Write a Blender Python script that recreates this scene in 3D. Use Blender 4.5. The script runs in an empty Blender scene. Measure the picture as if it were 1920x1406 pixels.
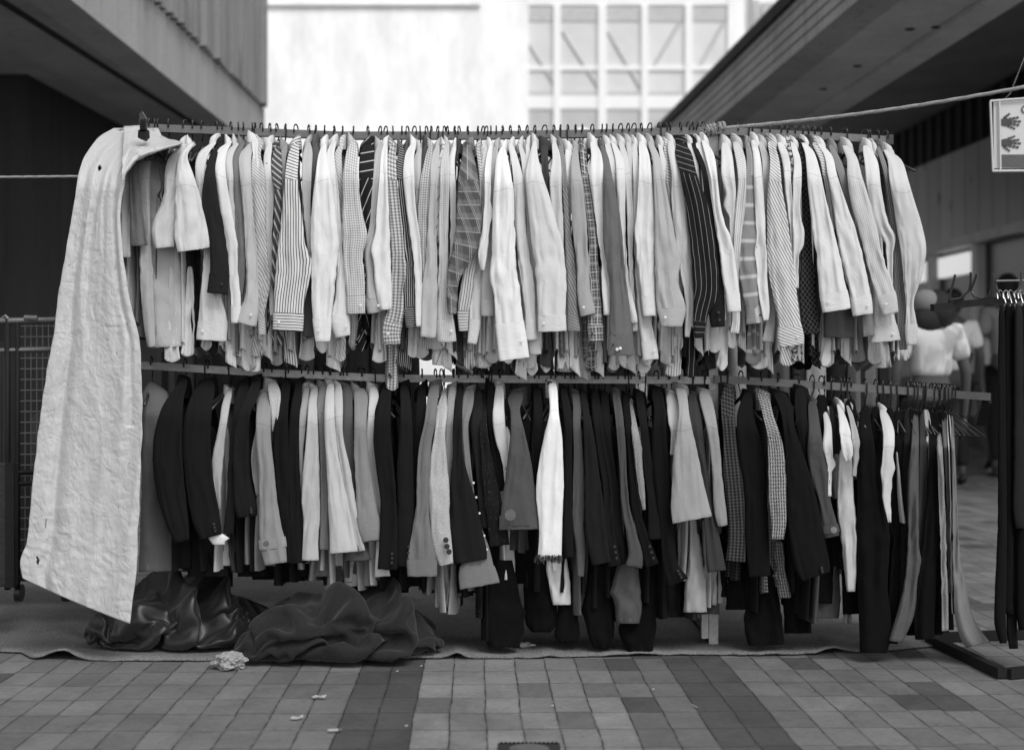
import bpy, bmesh, math, random
from mathutils import Vector, noise, Matrix
random.seed(7)
S = bpy.context.scene
C = S.collection
PI = math.pi
F, H = 2740.0, 0.97          # focal length in photo pixels, eye height in metres
# ---------------------------------------------------------------- camera, sky, sun, exposure
cd = bpy.data.cameras.new('camera'); cam = bpy.data.objects.new('camera', cd); C.objects.link(cam)
cam.location = (0, 0, H); cam.rotation_euler = (PI/2, 0, 0)
cd.lens = 36*F/1920; cd.sensor_width = 36; cd.shift_y = 8/1920; cd.clip_end = 500; cd.clip_start = .05
cd.dof.use_dof = True; cd.dof.focus_distance = 5.12; cd.dof.aperture_fstop = 2.2
S.camera = cam
w = bpy.data.worlds.new('World'); S.world = w; w.use_nodes = True
wt = w.node_tree; bg = wt.nodes['Background']
sk = wt.nodes.new('ShaderNodeTexSky'); sk.sky_type = 'NISHITA'; sk.sun_disc = False
SUN_EL, SUN_AZ = 50, 152     # degrees; veiled sun behind the camera, a little to the right
sk.sun_elevation = math.radians(SUN_EL); sk.sun_rotation = math.radians(SUN_AZ)
bw = wt.nodes.new('ShaderNodeRGBToBW')
wt.links.new(sk.outputs[0], bw.inputs[0]); wt.links.new(bw.outputs[0], bg.inputs[0]); bg.inputs[1].default_value = .15
sd = bpy.data.lights.new('sun', 'SUN'); sd.energy = 1.15; sd.angle = math.radians(28)
so = bpy.data.objects.new('sun', sd); C.objects.link(so)
az = math.radians(SUN_AZ); el = math.radians(SUN_EL)
sdir = Vector((math.sin(az)*math.cos(el), math.cos(az)*math.cos(el), math.sin(el)))
so.rotation_euler = sdir.to_track_quat('Z', 'Y').to_euler()
S.view_settings.view_transform = 'Standard'; S.view_settings.look = 'None'; S.view_settings.gamma = 1
S.view_settings.exposure = 0.66
S.render.resolution_x = 1024; S.render.resolution_y = 749
# ---------------------------------------------------------------- helpers
def W(px, py, d):             # the point d metres away that the photo shows at (px, py)
    return Vector(((px-960)/F*d, d, H-(py-711)/F*d))
def onz(px, py, z):           # the point at height z seen at (px, py)
    d = (z-H)*F/(711-py); return Vector(((px-960)/F*d, d, z))
def mesh(name, vs, fs, m, parent=None, uvs=None, smooth=False, col=None, kind=None, label=None):
    me = bpy.data.meshes.new(name); me.from_pydata([tuple(v) for v in vs], [], fs); me.update()
    if smooth: me.polygons.foreach_set('use_smooth', [True]*len(me.polygons))
    if uvs:
        ul = me.uv_layers.new(name='uv'); buf = []
        for p in me.polygons:
            for i in p.vertices: buf += uvs[i]
        ul.data.foreach_set('uv', buf)
    o = bpy.data.objects.new(name, me); C.objects.link(o)
    if m: me.materials.append(m)
    if parent:
        o.parent = parent; o.matrix_parent_inverse = Matrix.Translation(-parent.location) @ Matrix.Identity(4) if parent.type == 'EMPTY' else Matrix.Identity(4)
    if col is not None: o.color = (col[0], col[0], col[0], col[1])
    if kind: o['kind'] = kind
    if label: o['label'] = label
    return o
def thing(name, label, cat, loc=(0,0,0), group=None):
    o = bpy.data.objects.new(name, None); C.objects.link(o); o.location = loc; o.empty_display_size = .1
    tag(o, label, cat, group); return o
def tag(o, label, cat, group=None):
    o['label'] = label; o['category'] = cat
    if group: o['group'] = group
    return o
class MB:                      # collects shapes into one mesh
    def __init__(s): s.v = []; s.f = []
    def add(s, vs, fs):
        n = len(s.v); s.v += [Vector(v) for v in vs]; s.f += [tuple(i+n for i in f) for f in fs]; return s
    def box(s, a, b):
        x0,y0,z0 = a; x1,y1,z1 = b
        return s.add([(x0,y0,z0),(x1,y0,z0),(x1,y1,z0),(x0,y1,z0),(x0,y0,z1),(x1,y0,z1),(x1,y1,z1),(x0,y1,z1)],
            [(0,3,2,1),(4,5,6,7),(0,1,5,4),(1,2,6,5),(2,3,7,6),(3,0,4,7)])
    def prism(s, poly, off):   # polygon of 3-D points pushed along off
        n = len(poly); off = Vector(off); P = [Vector(p) for p in poly]
        return s.add(P+[p+off for p in P], [tuple(range(n)), tuple(range(2*n-1, n-1, -1))]+[(i, i+n, (i+1)%n+n, (i+1)%n) for i in range(n)])
    def tube(s, pts, r, n=6, sq=False, up=(0,0,1)):
        pts = [Vector(p) for p in pts]; rings = []; R = r if isinstance(r, (list, tuple)) else [r]*len(pts)
        for i, p in enumerate(pts):
            t = (pts[min(i+1, len(pts)-1)]-pts[max(i-1, 0)]).normalized()
            u = Vector(up)
            if abs(t.dot(u)) > .95: u = Vector((0,1,0)) if abs(t.y) < .9 else Vector((1,0,0))
            a = t.cross(u).normalized(); b = a.cross(t).normalized()
            k = 4 if sq else n
            rings.append([p+(a*math.cos(2*PI*(j+(.5 if sq else 0))/k)+b*math.sin(2*PI*(j+(.5 if sq else 0))/k))*R[i]*(1.414 if sq else 1) for j in range(k)])
        k = len(rings[0]); vs = [v for q in rings for v in q]
        fs = [(i*k+j, i*k+(j+1)%k, (i+1)*k+(j+1)%k, (i+1)*k+j) for i in range(len(pts)-1) for j in range(k)]
        fs += [tuple(range(k-1, -1, -1)), tuple(range((len(pts)-1)*k, len(pts)*k))]
        return s.add(vs, fs)
    def ball(s, c, r, nu=12, nv=8, sc=(1,1,1)):
        c = Vector(c); vs = []; 
        for i in range(nv+1):
            a = PI*i/nv
            for j in range(nu):
                b = 2*PI*j/nu; vs.append(c+Vector((math.sin(a)*math.cos(b)*sc[0], math.sin(a)*math.sin(b)*sc[1], math.cos(a)*sc[2]))*r)
        return s.add(vs, [(i*nu+j, (i+1)*nu+j, (i+1)*nu+(j+1)%nu, i*nu+(j+1)%nu) for i in range(nv) for j in range(nu)])
    def build(s, name, m, parent=None, **k): return mesh(name, s.v, s.f, m, parent, **k)
def bevel(o, wd=.003, seg=2):
    b = o.modifiers.new('bevel', 'BEVEL'); b.width = wd; b.segments = seg; b.limit_method = 'ANGLE'; return o
def sim_heaps(specs, frames=34):
    # cloth sacks dropped over a few soft lumps; the settled mesh of each is returned
    tmp = bpy.data.collections.new('simulation'); C.children.link(tmp); outs = []
    def coll(name, vs, fs):
        me = bpy.data.meshes.new(name); me.from_pydata(vs, [], fs); o = bpy.data.objects.new(name, me); tmp.objects.link(o)
        o.modifiers.new('c', 'COLLISION'); o.collision.thickness_outer = .006; o.collision.cloth_friction = 20; return o
    coll('g', [(-9,-3,0),(9,-3,0),(9,3,0),(-9,3,0)], [(0,1,2,3)])
    for k, (seed, a, b, c, lumps, nx, ny, bend, puck, roll) in enumerate(specs):
        off = (k-.5)*3
        for x, y, z, la, lb, lc in lumps:
            m = MB(); m.ball((off+x, y, z), 1, 20, 12, (la, lb, lc)); coll('l', m.v, m.f)
        vs = []
        for j in range(ny+1):
            ph = PI*(j/ny)
            for i in range(nx):
                th = 2*PI*i/nx; cs, sn = math.cos(th), math.sin(th); ce = lambda v, e: math.copysign(abs(v)**e, v)
                n_ = Vector((cs*math.sin(ph), sn*math.sin(ph), math.cos(ph)))
                kf = 1+puck*noise.noise(n_*2.2+Vector((seed, 0, 0)))+puck*.5*noise.noise(n_*5+Vector((0, seed, 0)))+roll*math.sin(10*(n_.z*.9-n_.y*.35+n_.x*.7)+2.2*noise.noise(n_*1.6+Vector((seed,1,2))))
                # the sack lies along x
                X = a*math.cos(ph)*kf; Y = b*ce(math.sin(ph), .7)*ce(cs, .8)*kf; Z = c*ce(math.sin(ph), .7)*ce(sn, .8)*kf
                vs.append((off+X, Y, max(.012, Z+c*1.03)))
        fs = [(j*nx+i, (j+1)*nx+i, (j+1)*nx+(i+1)%nx, j*nx+(i+1)%nx) for j in range(ny) for i in range(nx)]
        me = bpy.data.meshes.new('sack'); me.from_pydata(vs, [], fs); bm = bmesh.new(); bm.from_mesh(me); bmesh.ops.remove_doubles(bm, verts=bm.verts, dist=.0005); bm.to_mesh(me); bm.free()
        o = bpy.data.objects.new('sack', me); tmp.objects.link(o); m = o.modifiers.new('c', 'CLOTH'); s = m.settings
        s.quality = 5; s.mass = .4; s.tension_stiffness = 25; s.compression_stiffness = 25; s.shear_stiffness = 10; s.bending_stiffness = bend; s.air_damping = 1
        q = m.collision_settings; q.collision_quality = 3; q.distance_min = .005; q.use_self_collision = True; q.self_distance_min = .004
        m.point_cache.frame_end = frames+2; outs.append((o, off))
    for f in range(1, frames+1): S.frame_set(f)
    dg = bpy.context.evaluated_depsgraph_get(); res = []
    for o, off in outs:
        me = bpy.data.meshes.new_from_object(o.evaluated_get(dg)); res.append(([Vector((v.co.x-off, v.co.y, v.co.z)) for v in me.vertices], [tuple(p.vertices) for p in me.polygons]))
    for o in list(tmp.objects): bpy.data.objects.remove(o)
    bpy.data.collections.remove(tmp); S.frame_set(1); return res
HEAPS = sim_heaps([
 (3,.42,.26,.30,[(-.2,.02,.0,.11,.15,.19),(.02,.03,0,.14,.16,.18),(.24,.02,0,.10,.13,.15)],68,76,1.2,.12,.2),
 (31,.42,.30,.30,[(-.14,.03,0,.17,.18,.17),(.16,.05,0,.17,.18,.18)],68,76,1.5,.1,.2)])
# ---------------------------------------------------------------- materials
class NT:
    def __init__(s, name, rough=.9, spec=.2):
        s.m = bpy.data.materials.new(name); s.m.use_nodes = True; s.t = s.m.node_tree; s.b = s.t.nodes['Principled BSDF']
        s.b.inputs['Roughness'].default_value = rough; s.b.inputs['Specular IOR Level'].default_value = spec
    def n(s, typ, **k):
        x = s.t.nodes.new('ShaderNode'+typ)
        for a, v in k.items(): setattr(x, a, v)
        return x
    def put(s, sock, v):
        if hasattr(v, 'is_output'): s.t.links.new(v, sock)
        elif v is not None: sock.default_value = v
    def M(s, op, a, b=None, c=None, clamp=False):
        x = s.n('Math', operation=op, use_clamp=clamp); s.put(x.inputs[0], a); s.put(x.inputs[1], b); s.put(x.inputs[2], c); return x.outputs[0]
    def mix(s, f, a, b):       # float mix
        x = s.n('Mix', data_type='FLOAT'); s.put(x.inputs[0], f); s.put(x.inputs[2], a); s.put(x.inputs[3], b); return x.outputs[0]
    def noise(s, vec, sc, det=3, rough=.55, dist=0):
        x = s.n('TexNoise'); s.put(x.inputs['Vector'], vec); x.inputs['Scale'].default_value = sc; x.inputs['Detail'].default_value = det
        x.inputs['Roughness'].default_value = rough; x.inputs['Distortion'].default_value = dist; return x.outputs[0]
    def mapv(s, vec, sc=(1,1,1), rot=(0,0,0), loc=(0,0,0)):
        x = s.n('Mapping'); s.put(x.inputs[0], vec); x.inputs['Scale'].default_value = sc; x.inputs['Rotation'].default_value = rot; x.inputs['Location'].default_value = loc; return x.outputs[0]
    def smooth(s, v, a, b):
        x = s.n('MapRange', interpolation_type='SMOOTHSTEP'); s.put(x.inputs[0], v); x.inputs[1].default_value = a; x.inputs[2].default_value = b; return x.outputs[0]
    def obj(s): return s.n('TexCoord').outputs['Object']
    def col(s, v):
        x = s.n('CombineColor'); [s.put(x.inputs[i], v) for i in range(3)]; s.t.links.new(x.outputs[0], s.b.inputs['Base Color'])
    def bump(s, h, st=.3, dist=.01):
        x = s.n('Bump'); x.inputs['Strength'].default_value = st; x.inputs['Distance'].default_value = dist; s.put(x.inputs['Height'], h); s.t.links.new(x.outputs[0], s.b.inputs['Normal'])
def plain(name, shade, rough=.8, var=.25, sc=8, bump=.15, spec=.3, metal=0, stretch=(1,1,1)):
    t = NT(name, rough, spec); o = t.mapv(t.obj(), stretch); a = t.noise(o, sc, 5, .6); b = t.noise(o, sc*9, 3)
    k = t.M('ADD', t.M('MULTIPLY_ADD', a, 2*var, 1-var), t.M('MULTIPLY_ADD', b, var, -var/2))
    t.col(t.M('MULTIPLY', k, shade)); t.b.inputs['Metallic'].default_value = metal
    if bump: t.bump(t.M('ADD', a, t.M('MULTIPLY', b, .4)), bump, .02)
    return t.m
def fabric(pat):
    t = NT('fabric_'+pat, .95, .06)
    t.b.inputs['Sheen Weight'].default_value = .015; t.b.inputs['Sheen Roughness'].default_value = .5
    oi = t.n('ObjectInfo'); base = t.n('SeparateColor'); t.t.links.new(oi.outputs['Color'], base.inputs[0]); B = base.outputs[0]; I = oi.outputs['Alpha']
    uvn = t.n('UVMap'); uv = t.n('SeparateXYZ'); t.t.links.new(uvn.outputs[0], uv.inputs[0])
    wob = t.noise(uvn.outputs[0], 14, 3)
    u0 = t.M('MULTIPLY_ADD', wob, .0022, uv.outputs[0]); v0 = t.M('MULTIPLY_ADD', wob, .0022, uv.outputs[1])
    # the yoke above the shoulder seam is cut across the cloth
    vs_ = t.M('ADD', t.M('SUBTRACT', uv.outputs[1], t.M('MULTIPLY_ADD', oi.outputs['Random'], .055, -.028)), t.M('MULTIPLY', t.M('SINE', t.M('MULTIPLY', uv.outputs[0], 60)), .006)); yk = t.M('LESS_THAN', vs_, .125); seam = t.M('LESS_THAN', t.M('ABSOLUTE', t.M('SUBTRACT', vs_, .1265)), .0013)
    u = t.mix(yk, u0, t.M('MULTIPLY_ADD', v0, .95, t.M('MULTIPLY', u0, .3))); v = t.mix(yk, v0, u0)
    def st(x, per, duty, off=0, soft=.12):
        f = t.M('FRACT', t.M('ADD', t.M('DIVIDE', x, per), off+100)); return t.M('SUBTRACT', 1, t.smooth(t.M('ABSOLUTE', t.M('SUBTRACT', f, .5)), duty/2-soft/2, duty/2+soft/2))
    mx = lambda a, b: t.M('MAXIMUM', a, b)
    di = t.M('ADD', u, t.M('MULTIPLY', v, .45)); dj = t.M('SUBTRACT', u, t.M('MULTIPLY', v, .45))
    m = {'stripe': lambda: st(u, .0098, .3), 'fine': lambda: t.M('MULTIPLY', st(u, .0075, .3), .75),
         'diagonal': lambda: st(di, .0105, .28), 'gingham': lambda: t.M('MULTIPLY', t.M('ADD', st(u, .0085, .4), st(v, .0085, .4)), .5),
         'finecheck': lambda: t.M('MULTIPLY', t.M('ADD', st(u, .0065, .4), st(v, .0065, .4)), .5),
         'plaid': lambda: mx(mx(mx(st(di, .052, .035, 0, .03), st(di, .052, .035, .12, .03)), t.M('MULTIPLY', st(v, .046, .06, 0, .04), .8)), t.M('MULTIPLY', t.M('ADD', st(di, .052, .4, .3), st(v, .046, .4, .2)), .16)),
         'tartan': lambda: mx(mx(st(u, .022, .1), st(v, .03, .09)), t.M('MULTIPLY', t.M('ADD', st(u, .011, .4, .3), st(v, .012, .4, .2)), .22)),
         'madras': lambda: t.M('MULTIPLY', t.M('ADD', st(u, .0135, .45), t.M('MULTIPLY', st(v, .011, .4), .8)), .6),
         'broadplaid': lambda: mx(t.M('MULTIPLY', st(v, .062, .2), 1.), t.M('MULTIPLY', st(u, .07, .3), -.35)),
         'slash': lambda: st(dj, .03, .1, 0, .06), 'wide': lambda: st(di, .02, .3), 'pin': lambda: st(u, .019, .07, .3, .07),
         'darkstripe': lambda: st(u, .0075, .35), 'sidestripe': lambda: st(u, .012, .35, .2),
         'diamond': lambda: mx(st(t.M('ADD', u, t.M('MULTIPLY', v, .8)), .017, .1), st(t.M('SUBTRACT', u, t.M('MULTIPLY', v, .8)), .017, .1)),
         'tweed': lambda: t.smooth(t.noise(uvn.outputs[0], 260, 2), .35, .65), 'mottle': lambda: t.smooth(t.noise(uvn.outputs[0], 90, 3), .45, .55),
         'sparkle': lambda: t.smooth(t.noise(uvn.outputs[0], 420, 1), .7, .76),
         'boucle': lambda: t.M('MULTIPLY', mx(st(u, .009, .4), t.M('MULTIPLY', st(v, .012, .4), .6)), t.smooth(t.noise(uvn.outputs[0], 300, 2), .25, .7)),
         'plain': lambda: None}[pat]()
    base_c = B if m is None else t.mix(m, B, I)
    a = t.noise(uvn.outputs[0], 14, 3); fine = t.noise(uvn.outputs[0], 500, 2)
    k = t.M('ADD', t.M('MULTIPLY_ADD', a, .16, .92), t.M('MULTIPLY_ADD', fine, .2, -.1))
    t.col(t.M('MULTIPLY', t.M('MULTIPLY', base_c, k), t.M('SUBTRACT', 1, t.M('MULTIPLY', seam, .24))))
    crease = t.noise(t.mapv(uvn.outputs[0], (1, .5, 1)), 60, 4, .6, .8)
    t.bump(t.M('ADD', crease, t.M('MULTIPLY', fine, .12)), .38, .006)
    return t.m
FAB = {}
def fab(p):
    if p not in FAB: FAB[p] = fabric(p)
    return FAB[p]
steel_dark = plain('dark_painted_steel', .014, .6, .4, 30, .1, .15)
steel_grey = plain('galvanised_steel', .40, .5, .45, 45, .15, .5, .3)
steel_top = plain('worn_grey_steel', .13, .45, .35, 40, .1, .5, .2)
wire = plain('black_wire', .025, .35, .2, 50, 0, .5)
chrome = plain('bright_wire', .5, .25, .1, 50, 0, .5, .9)
button_dark = plain('dark_button', .03, .4, .1, 30, 0)
button_pale = plain('pale_button', .75, .35, .1, 30, 0)
#==BODY==
# ---------------------------------------------------------------- setting: paving, buildings
def paving():
    t = NT('brick_paving', .8, .25); o = t.obj(); ang = math.atan2(65, F)
    r = t.mapv(o, (1,1,1), (0,0,-ang)); wob = t.noise(o, 16, 3); wv = t.M('MULTIPLY_ADD', wob, .006, -.003)
    s = t.n('SeparateXYZ'); t.t.links.new(r, s.inputs[0])
    wob2 = t.noise(o, 2.2, 2); w2 = t.M('MULTIPLY_ADD', wob2, .016, -.008)
    x = t.M('ADD', t.M('ADD', s.outputs[0], wv), w2)
    gx = t.M('DIVIDE', t.M('ADD', x, 20.6+.002+.427), .1032)
    gy0 = t.M('DIVIDE', t.M('ADD', s.outputs[1], wv), .2032)
    cx = t.M('FLOOR', gx); rn = t.n('TexWhiteNoise', noise_dimensions='1D'); t.put(rn.inputs['W'], cx)
    gy = t.M('MULTIPLY_ADD', rn.outputs['Value'], .12, gy0); cy = t.M('FLOOR', gy)
    wn = t.n('TexWhiteNoise', noise_dimensions='2D'); cb = t.n('CombineXYZ'); t.put(cb.inputs[0], cx); t.put(cb.inputs[1], cy); t.t.links.new(cb.outputs[0], wn.inputs['Vector'])
    R = wn.outputs['Value']
    fx = t.M('MULTIPLY', t.M('SUBTRACT', .5, t.M('ABSOLUTE', t.M('SUBTRACT', t.M('FRACT', gx), .5))), .1032)
    fy = t.M('MULTIPLY', t.M('SUBTRACT', .5, t.M('ABSOLUTE', t.M('SUBTRACT', t.M('FRACT', gy), .5))), .2032)
    ed = t.M('MINIMUM', fx, fy); jn = t.M('SUBTRACT', 1, t.smooth(ed, .0008, .003))
    # two darker courses out of every ten
    md = t.M('MODULO', cx, 10.0); dark = t.M('MULTIPLY', t.M('LESS_THAN', md, 1.5), t.M('LESS_THAN', t.M('ABSOLUTE', s.outputs[0]), 1.2))
    br = t.M('MULTIPLY_ADD', R, .062, .115)
    br = t.M('ADD', br, t.M('MULTIPLY', t.M('LESS_THAN', R, .08), -.04))
    mid = t.M('MULTIPLY', t.M('LESS_THAN', t.M('ABSOLUTE', t.M('SUBTRACT', cx, 203.5)), 3.9), .05)
    br = t.M('ADD', br, mid)
    dk = t.M('MULTIPLY_ADD', R, .022, .062)
    c = t.mix(dark, br, dk)
    gr = t.noise(o, 4, 6, .7, .4); gf = t.noise(o, 45, 5, .75); c = t.M('MULTIPLY', c, t.M('ADD', t.M('MULTIPLY_ADD', gr, 1.05, .47), t.M('MULTIPLY_ADD', gf, .8, -.4)))
    c = t.mix(t.M('MULTIPLY', jn, t.smooth(t.noise(o, 14, 3), .32, .62)), c, .03)
    sp = t.smooth(t.noise(o, 60, 1), .72, .76); c = t.mix(t.M('MULTIPLY', sp, .6), c, .025)
    s2 = t.smooth(t.noise(t.mapv(o, (1,1,1), (0,0,0), (7,3,0)), 75, 1), .76, .79); c = t.mix(t.M('MULTIPLY', s2, .6), c, .3)
    st2 = t.smooth(t.noise(t.mapv(o, (1,.5,1), (0,0,0), (2,9,0)), 2.6, 4, .6, .8), .52, .72); c = t.M('MULTIPLY', c, t.M('SUBTRACT', 1, t.M('MULTIPLY', st2, .22)))
    ee = t.M('SUBTRACT', 1, t.smooth(t.M('ADD', ed, t.M('MULTIPLY_ADD', gf, .012, -.006)), .002, .010)); c = t.M('MULTIPLY', c, t.M('SUBTRACT', 1, t.M('MULTIPLY', ee, .14)))
    t.col(c); t.bump(t.M('ADD', t.M('MULTIPLY', jn, -1), t.M('ADD', t.M('MULTIPLY', gf, .25), t.M('MULTIPLY', gr, .3))), .5, .006)
    return t.m
g = MB().add([(-60,-20,0),(60,-20,0),(60,160,0),(-60,160,0)], [(0,1,2,3)]).build('pavement', paving(), kind='structure')
def concrete(name, shade, ribs=0, stain=.35, rough=.85):
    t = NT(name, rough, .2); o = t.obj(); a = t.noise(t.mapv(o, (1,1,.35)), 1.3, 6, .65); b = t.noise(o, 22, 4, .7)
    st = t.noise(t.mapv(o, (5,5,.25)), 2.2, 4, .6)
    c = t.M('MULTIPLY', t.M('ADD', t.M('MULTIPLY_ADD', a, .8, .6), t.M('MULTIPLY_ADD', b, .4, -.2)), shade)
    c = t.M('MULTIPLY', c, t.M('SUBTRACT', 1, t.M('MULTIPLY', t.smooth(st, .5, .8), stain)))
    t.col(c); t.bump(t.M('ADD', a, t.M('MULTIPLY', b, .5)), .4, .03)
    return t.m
def boards():
    t = NT('pine_boards', .7, .3); o = t.obj(); s = t.n('SeparateXYZ'); t.t.links.new(o, s.inputs[0])
    g = t.M('DIVIDE', s.outputs[1], .5); cell = t.M('FLOOR', g); wn = t.n('TexWhiteNoise', noise_dimensions='1D'); t.put(wn.inputs['W'], cell)
    e = t.M('ABSOLUTE', t.M('SUBTRACT', t.M('FRACT', g), .5)); j = t.smooth(e, .45, .49)
    gr = t.noise(t.mapv(o, (1, 9, .6)), 2, 4, .6, .5); kn = t.n('TexVoronoi'); t.put(kn.inputs['Vector'], t.mapv(o, (0, 2., 1.1))); kn.inputs['Scale'].default_value = 1
    k = t.M('SUBTRACT', 1, t.smooth(kn.outputs['Distance'], .07, .16))
    c = t.M('MULTIPLY', t.M('ADD', t.M('MULTIPLY_ADD', wn.outputs['Value'], .12, .34), t.M('MULTIPLY', gr, .22)), t.M('SUBTRACT', 1, t.M('MULTIPLY', j, .6)))
    t.col(t.mix(t.M('MULTIPLY', k, .75), c, .04)); return t.m
def nz_(i): return noise.noise(Vector((i*.7, 3, 1)))
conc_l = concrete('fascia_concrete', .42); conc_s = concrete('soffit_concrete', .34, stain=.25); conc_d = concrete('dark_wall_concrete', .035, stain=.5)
conc_r = concrete('right_fascia_concrete', .44, stain=.5); conc_rs = concrete('right_soffit_concrete', .62, stain=.2); white_r = concrete('white_render', .93, stain=.06)
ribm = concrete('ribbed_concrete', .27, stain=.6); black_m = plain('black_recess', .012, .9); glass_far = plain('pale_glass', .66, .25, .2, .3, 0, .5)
glass_low = plain('grey_glass', .5, .25, .25, .5, 0, .5); frame_w = plain('white_window_frame', .88, .6, .05, 2, 0); greyline = plain('grey_blind', .52, .8)
glow_ = NT('strip_glow', .5); glow_.col(.8); glow_.b.inputs['Emission Color'].default_value = (1,1,1,1); glow_.b.inputs['Emission Strength'].default_value = .35; strip_glow = glow_.m  # added glow for the pale shop window strips, not a lamp
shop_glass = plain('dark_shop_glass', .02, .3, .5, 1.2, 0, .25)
# left building: soffit, smooth fascia, ribbed upper wall
lb = thing('concrete_building', 'grey concrete building on the left with ribbed upper wall and deep overhang', 'building', (-4, 12, 0))
def LL(X0, d, z, vx=1017): return Vector((X0+d*(vx-960)/F, d, z))
D1 = 17.2
MB().prism([LL(-3.27,9.2,3.6), LL(-3.27,D1,3.6), LL(-3.27,D1,4.14), LL(-3.27,9.2,4.14)], (-.3,0,0)).build('fascia', conc_l, lb)
m = MB(); n = 44
for i in range(n):           # ribs of the upper wall
    d0 = 9.2+(D1-.05-9.2)*i/n; d1 = 9.2+(D1-.05-9.2)*(i+.62)/n
    a = LL(-3.30,d0,4.14); b = LL(-3.30,d1,4.14); o = .09+.05*nz_(i)
    m.add([a, a+Vector((o,.01,0)), b+Vector((o,-.01,0)), b, a+Vector((0,0,9)), a+Vector((o,.01,9)), b+Vector((o,-.01,9)), b+Vector((0,0,9))], [(0,1,5,4),(1,2,6,5),(2,3,7,6)])
m.prism([LL(-3.303,9.2,4.14), LL(-3.303,D1,4.14), LL(-3.303,D1,13.2), LL(-3.303,9.2,13.2)], (-.4,0,0))
m.build('ribbed_wall', ribm, lb)
A = lambda px, py, z: onz(px, py, z)
e = .003
MB().prism([LL(-3.57,9.2,3.603), LL(-3.57,D1,3.603), LL(-4.1,D1,3.603,1040), LL(-4.35,9.2,3.603)], (0,0,.2)).build('soffit_edge', conc_s, lb)
MB().prism([LL(-3.575,9.2,3.66), LL(-3.575,D1,3.66), LL(-9.5,D1,3.66), LL(-9.5,9.2,3.66)], (0,0,.3)).build('soffit', conc_s, lb)
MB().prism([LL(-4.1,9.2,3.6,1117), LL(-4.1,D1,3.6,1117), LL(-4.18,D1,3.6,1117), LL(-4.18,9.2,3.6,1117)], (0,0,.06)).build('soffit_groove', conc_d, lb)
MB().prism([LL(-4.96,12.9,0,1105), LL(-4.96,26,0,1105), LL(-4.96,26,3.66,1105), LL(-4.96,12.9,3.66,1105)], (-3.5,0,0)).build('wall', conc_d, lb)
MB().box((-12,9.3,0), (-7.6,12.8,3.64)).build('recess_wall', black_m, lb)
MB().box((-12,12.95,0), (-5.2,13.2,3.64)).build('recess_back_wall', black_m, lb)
# right building
rb = thing('canopied_building', 'timber boarded building on the right under a wide concrete canopy', 'building', (5, 12, 0))
def RR(X0, d, z, vx=771): return Vector((X0+d*(vx-960)/F, d, z))
D2 = 24
MB().prism([RR(3.1,9.2,3.6), RR(3.1,D2,3.6), RR(3.1,D2,4.02), RR(3.1,9.2,4.02)], (.3,0,0)).build('canopy_fascia', conc_r, rb)
m = MB()
for k in range(4): m.prism([RR(3.094,9.2,3.68+k*.09), RR(3.094,D2,3.68+k*.09), RR(3.094,D2,3.69+k*.09), RR(3.094,9.2,3.69+k*.09)], (.003,0,0))
m.build('board_marks', concrete('board_mark_concrete', .16), rb)
MB().prism([RR(3.06,9.2,4.02), RR(3.06,D2,4.02), RR(3.06,D2,4.12), RR(3.06,9.2,4.12)], (.5,0,0)).build('canopy_coping', conc_d, rb)
MB().prism([RR(3.4,9.2,3.603), RR(3.4,D2,3.603), RR(4.19,D2,3.603), RR(4.19,9.2,3.603)], (0,0,.5)).build('canopy_soffit', conc_rs, rb)
MB().prism([RR(3.95,9.2,3.56), RR(3.95,D2,3.56), RR(4.19,D2,3.56), RR(4.19,9.2,3.56)], (0,0,.04)).build('canopy_beam', conc_rs, rb)
m = MB()
for px, py in ((1706,56), (1608,125), (1544,168), (1755,52)):
    p = onz(px, py, 3.598); m.ball(p, .05, 12, 6, (.8,.8,.06))
m.build('rust_stain', black_m, rb)
MB().prism([RR(4.19,9.2,3.6), RR(4.19,D2,3.6), RR(4.19,D2,5.05), RR(4.19,9.2,5.05)], (-.1,0,0)).build('inner_beam', conc_s, rb)
MB().prism([RR(4.2,9.2,5.02), RR(4.2,34,5.02), RR(8.2,34,5.02), RR(8.2,9.2,5.02)], (0,0,.3)).build('inner_ceiling', conc_s, rb)
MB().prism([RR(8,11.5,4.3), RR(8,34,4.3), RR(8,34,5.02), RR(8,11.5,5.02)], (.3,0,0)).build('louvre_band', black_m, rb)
m = MB()
for i in range(56):
    d = 12+i*.4; m.prism([RR(7.97,d,4.34), RR(7.97,d+.16,4.34), RR(7.97,d+.16,4.98), RR(7.97,d,4.98)], (.03,0,0))
m.build('louvre', plain('louvre_paint', .03), rb)
MB().prism([RR(7.96,11.5,3.02), RR(7.96,34,3.02), RR(7.96,34,4.3), RR(7.96,11.5,4.3)], (.3,0,0)).build('timber_wall', boards(), rb)
MB().prism([RR(7.9,11.5,2.88), RR(7.9,34,2.88), RR(7.9,34,3.02), RR(7.9,11.5,3.02)], (.4,0,0)).build('timber_sill', conc_rs, rb)
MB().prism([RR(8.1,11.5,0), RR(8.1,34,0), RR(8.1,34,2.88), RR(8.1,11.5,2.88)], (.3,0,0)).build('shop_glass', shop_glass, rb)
for d in (12,15,18,20.6,22.4,25,28): MB().prism([RR(7.98,d,0), RR(7.98,d+.22,0), RR(7.98,d+.22,2.88), RR(7.98,d,2.88)], (.12,0,0)).build('shop_pillar', conc_rs, rb)
for a_, b_ in ((17,18.9),(20.95,22.2),(22.8,24.3)): MB().prism([RR(8.0,a_,2.5), RR(8.0,b_,2.5), RR(8.0,b_,2.8), RR(8.0,a_,2.8)], (.09,0,0)).build('glowing_strip', strip_glow, rb)  # strips given a glow of their own to brighten them under the canopy
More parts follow.
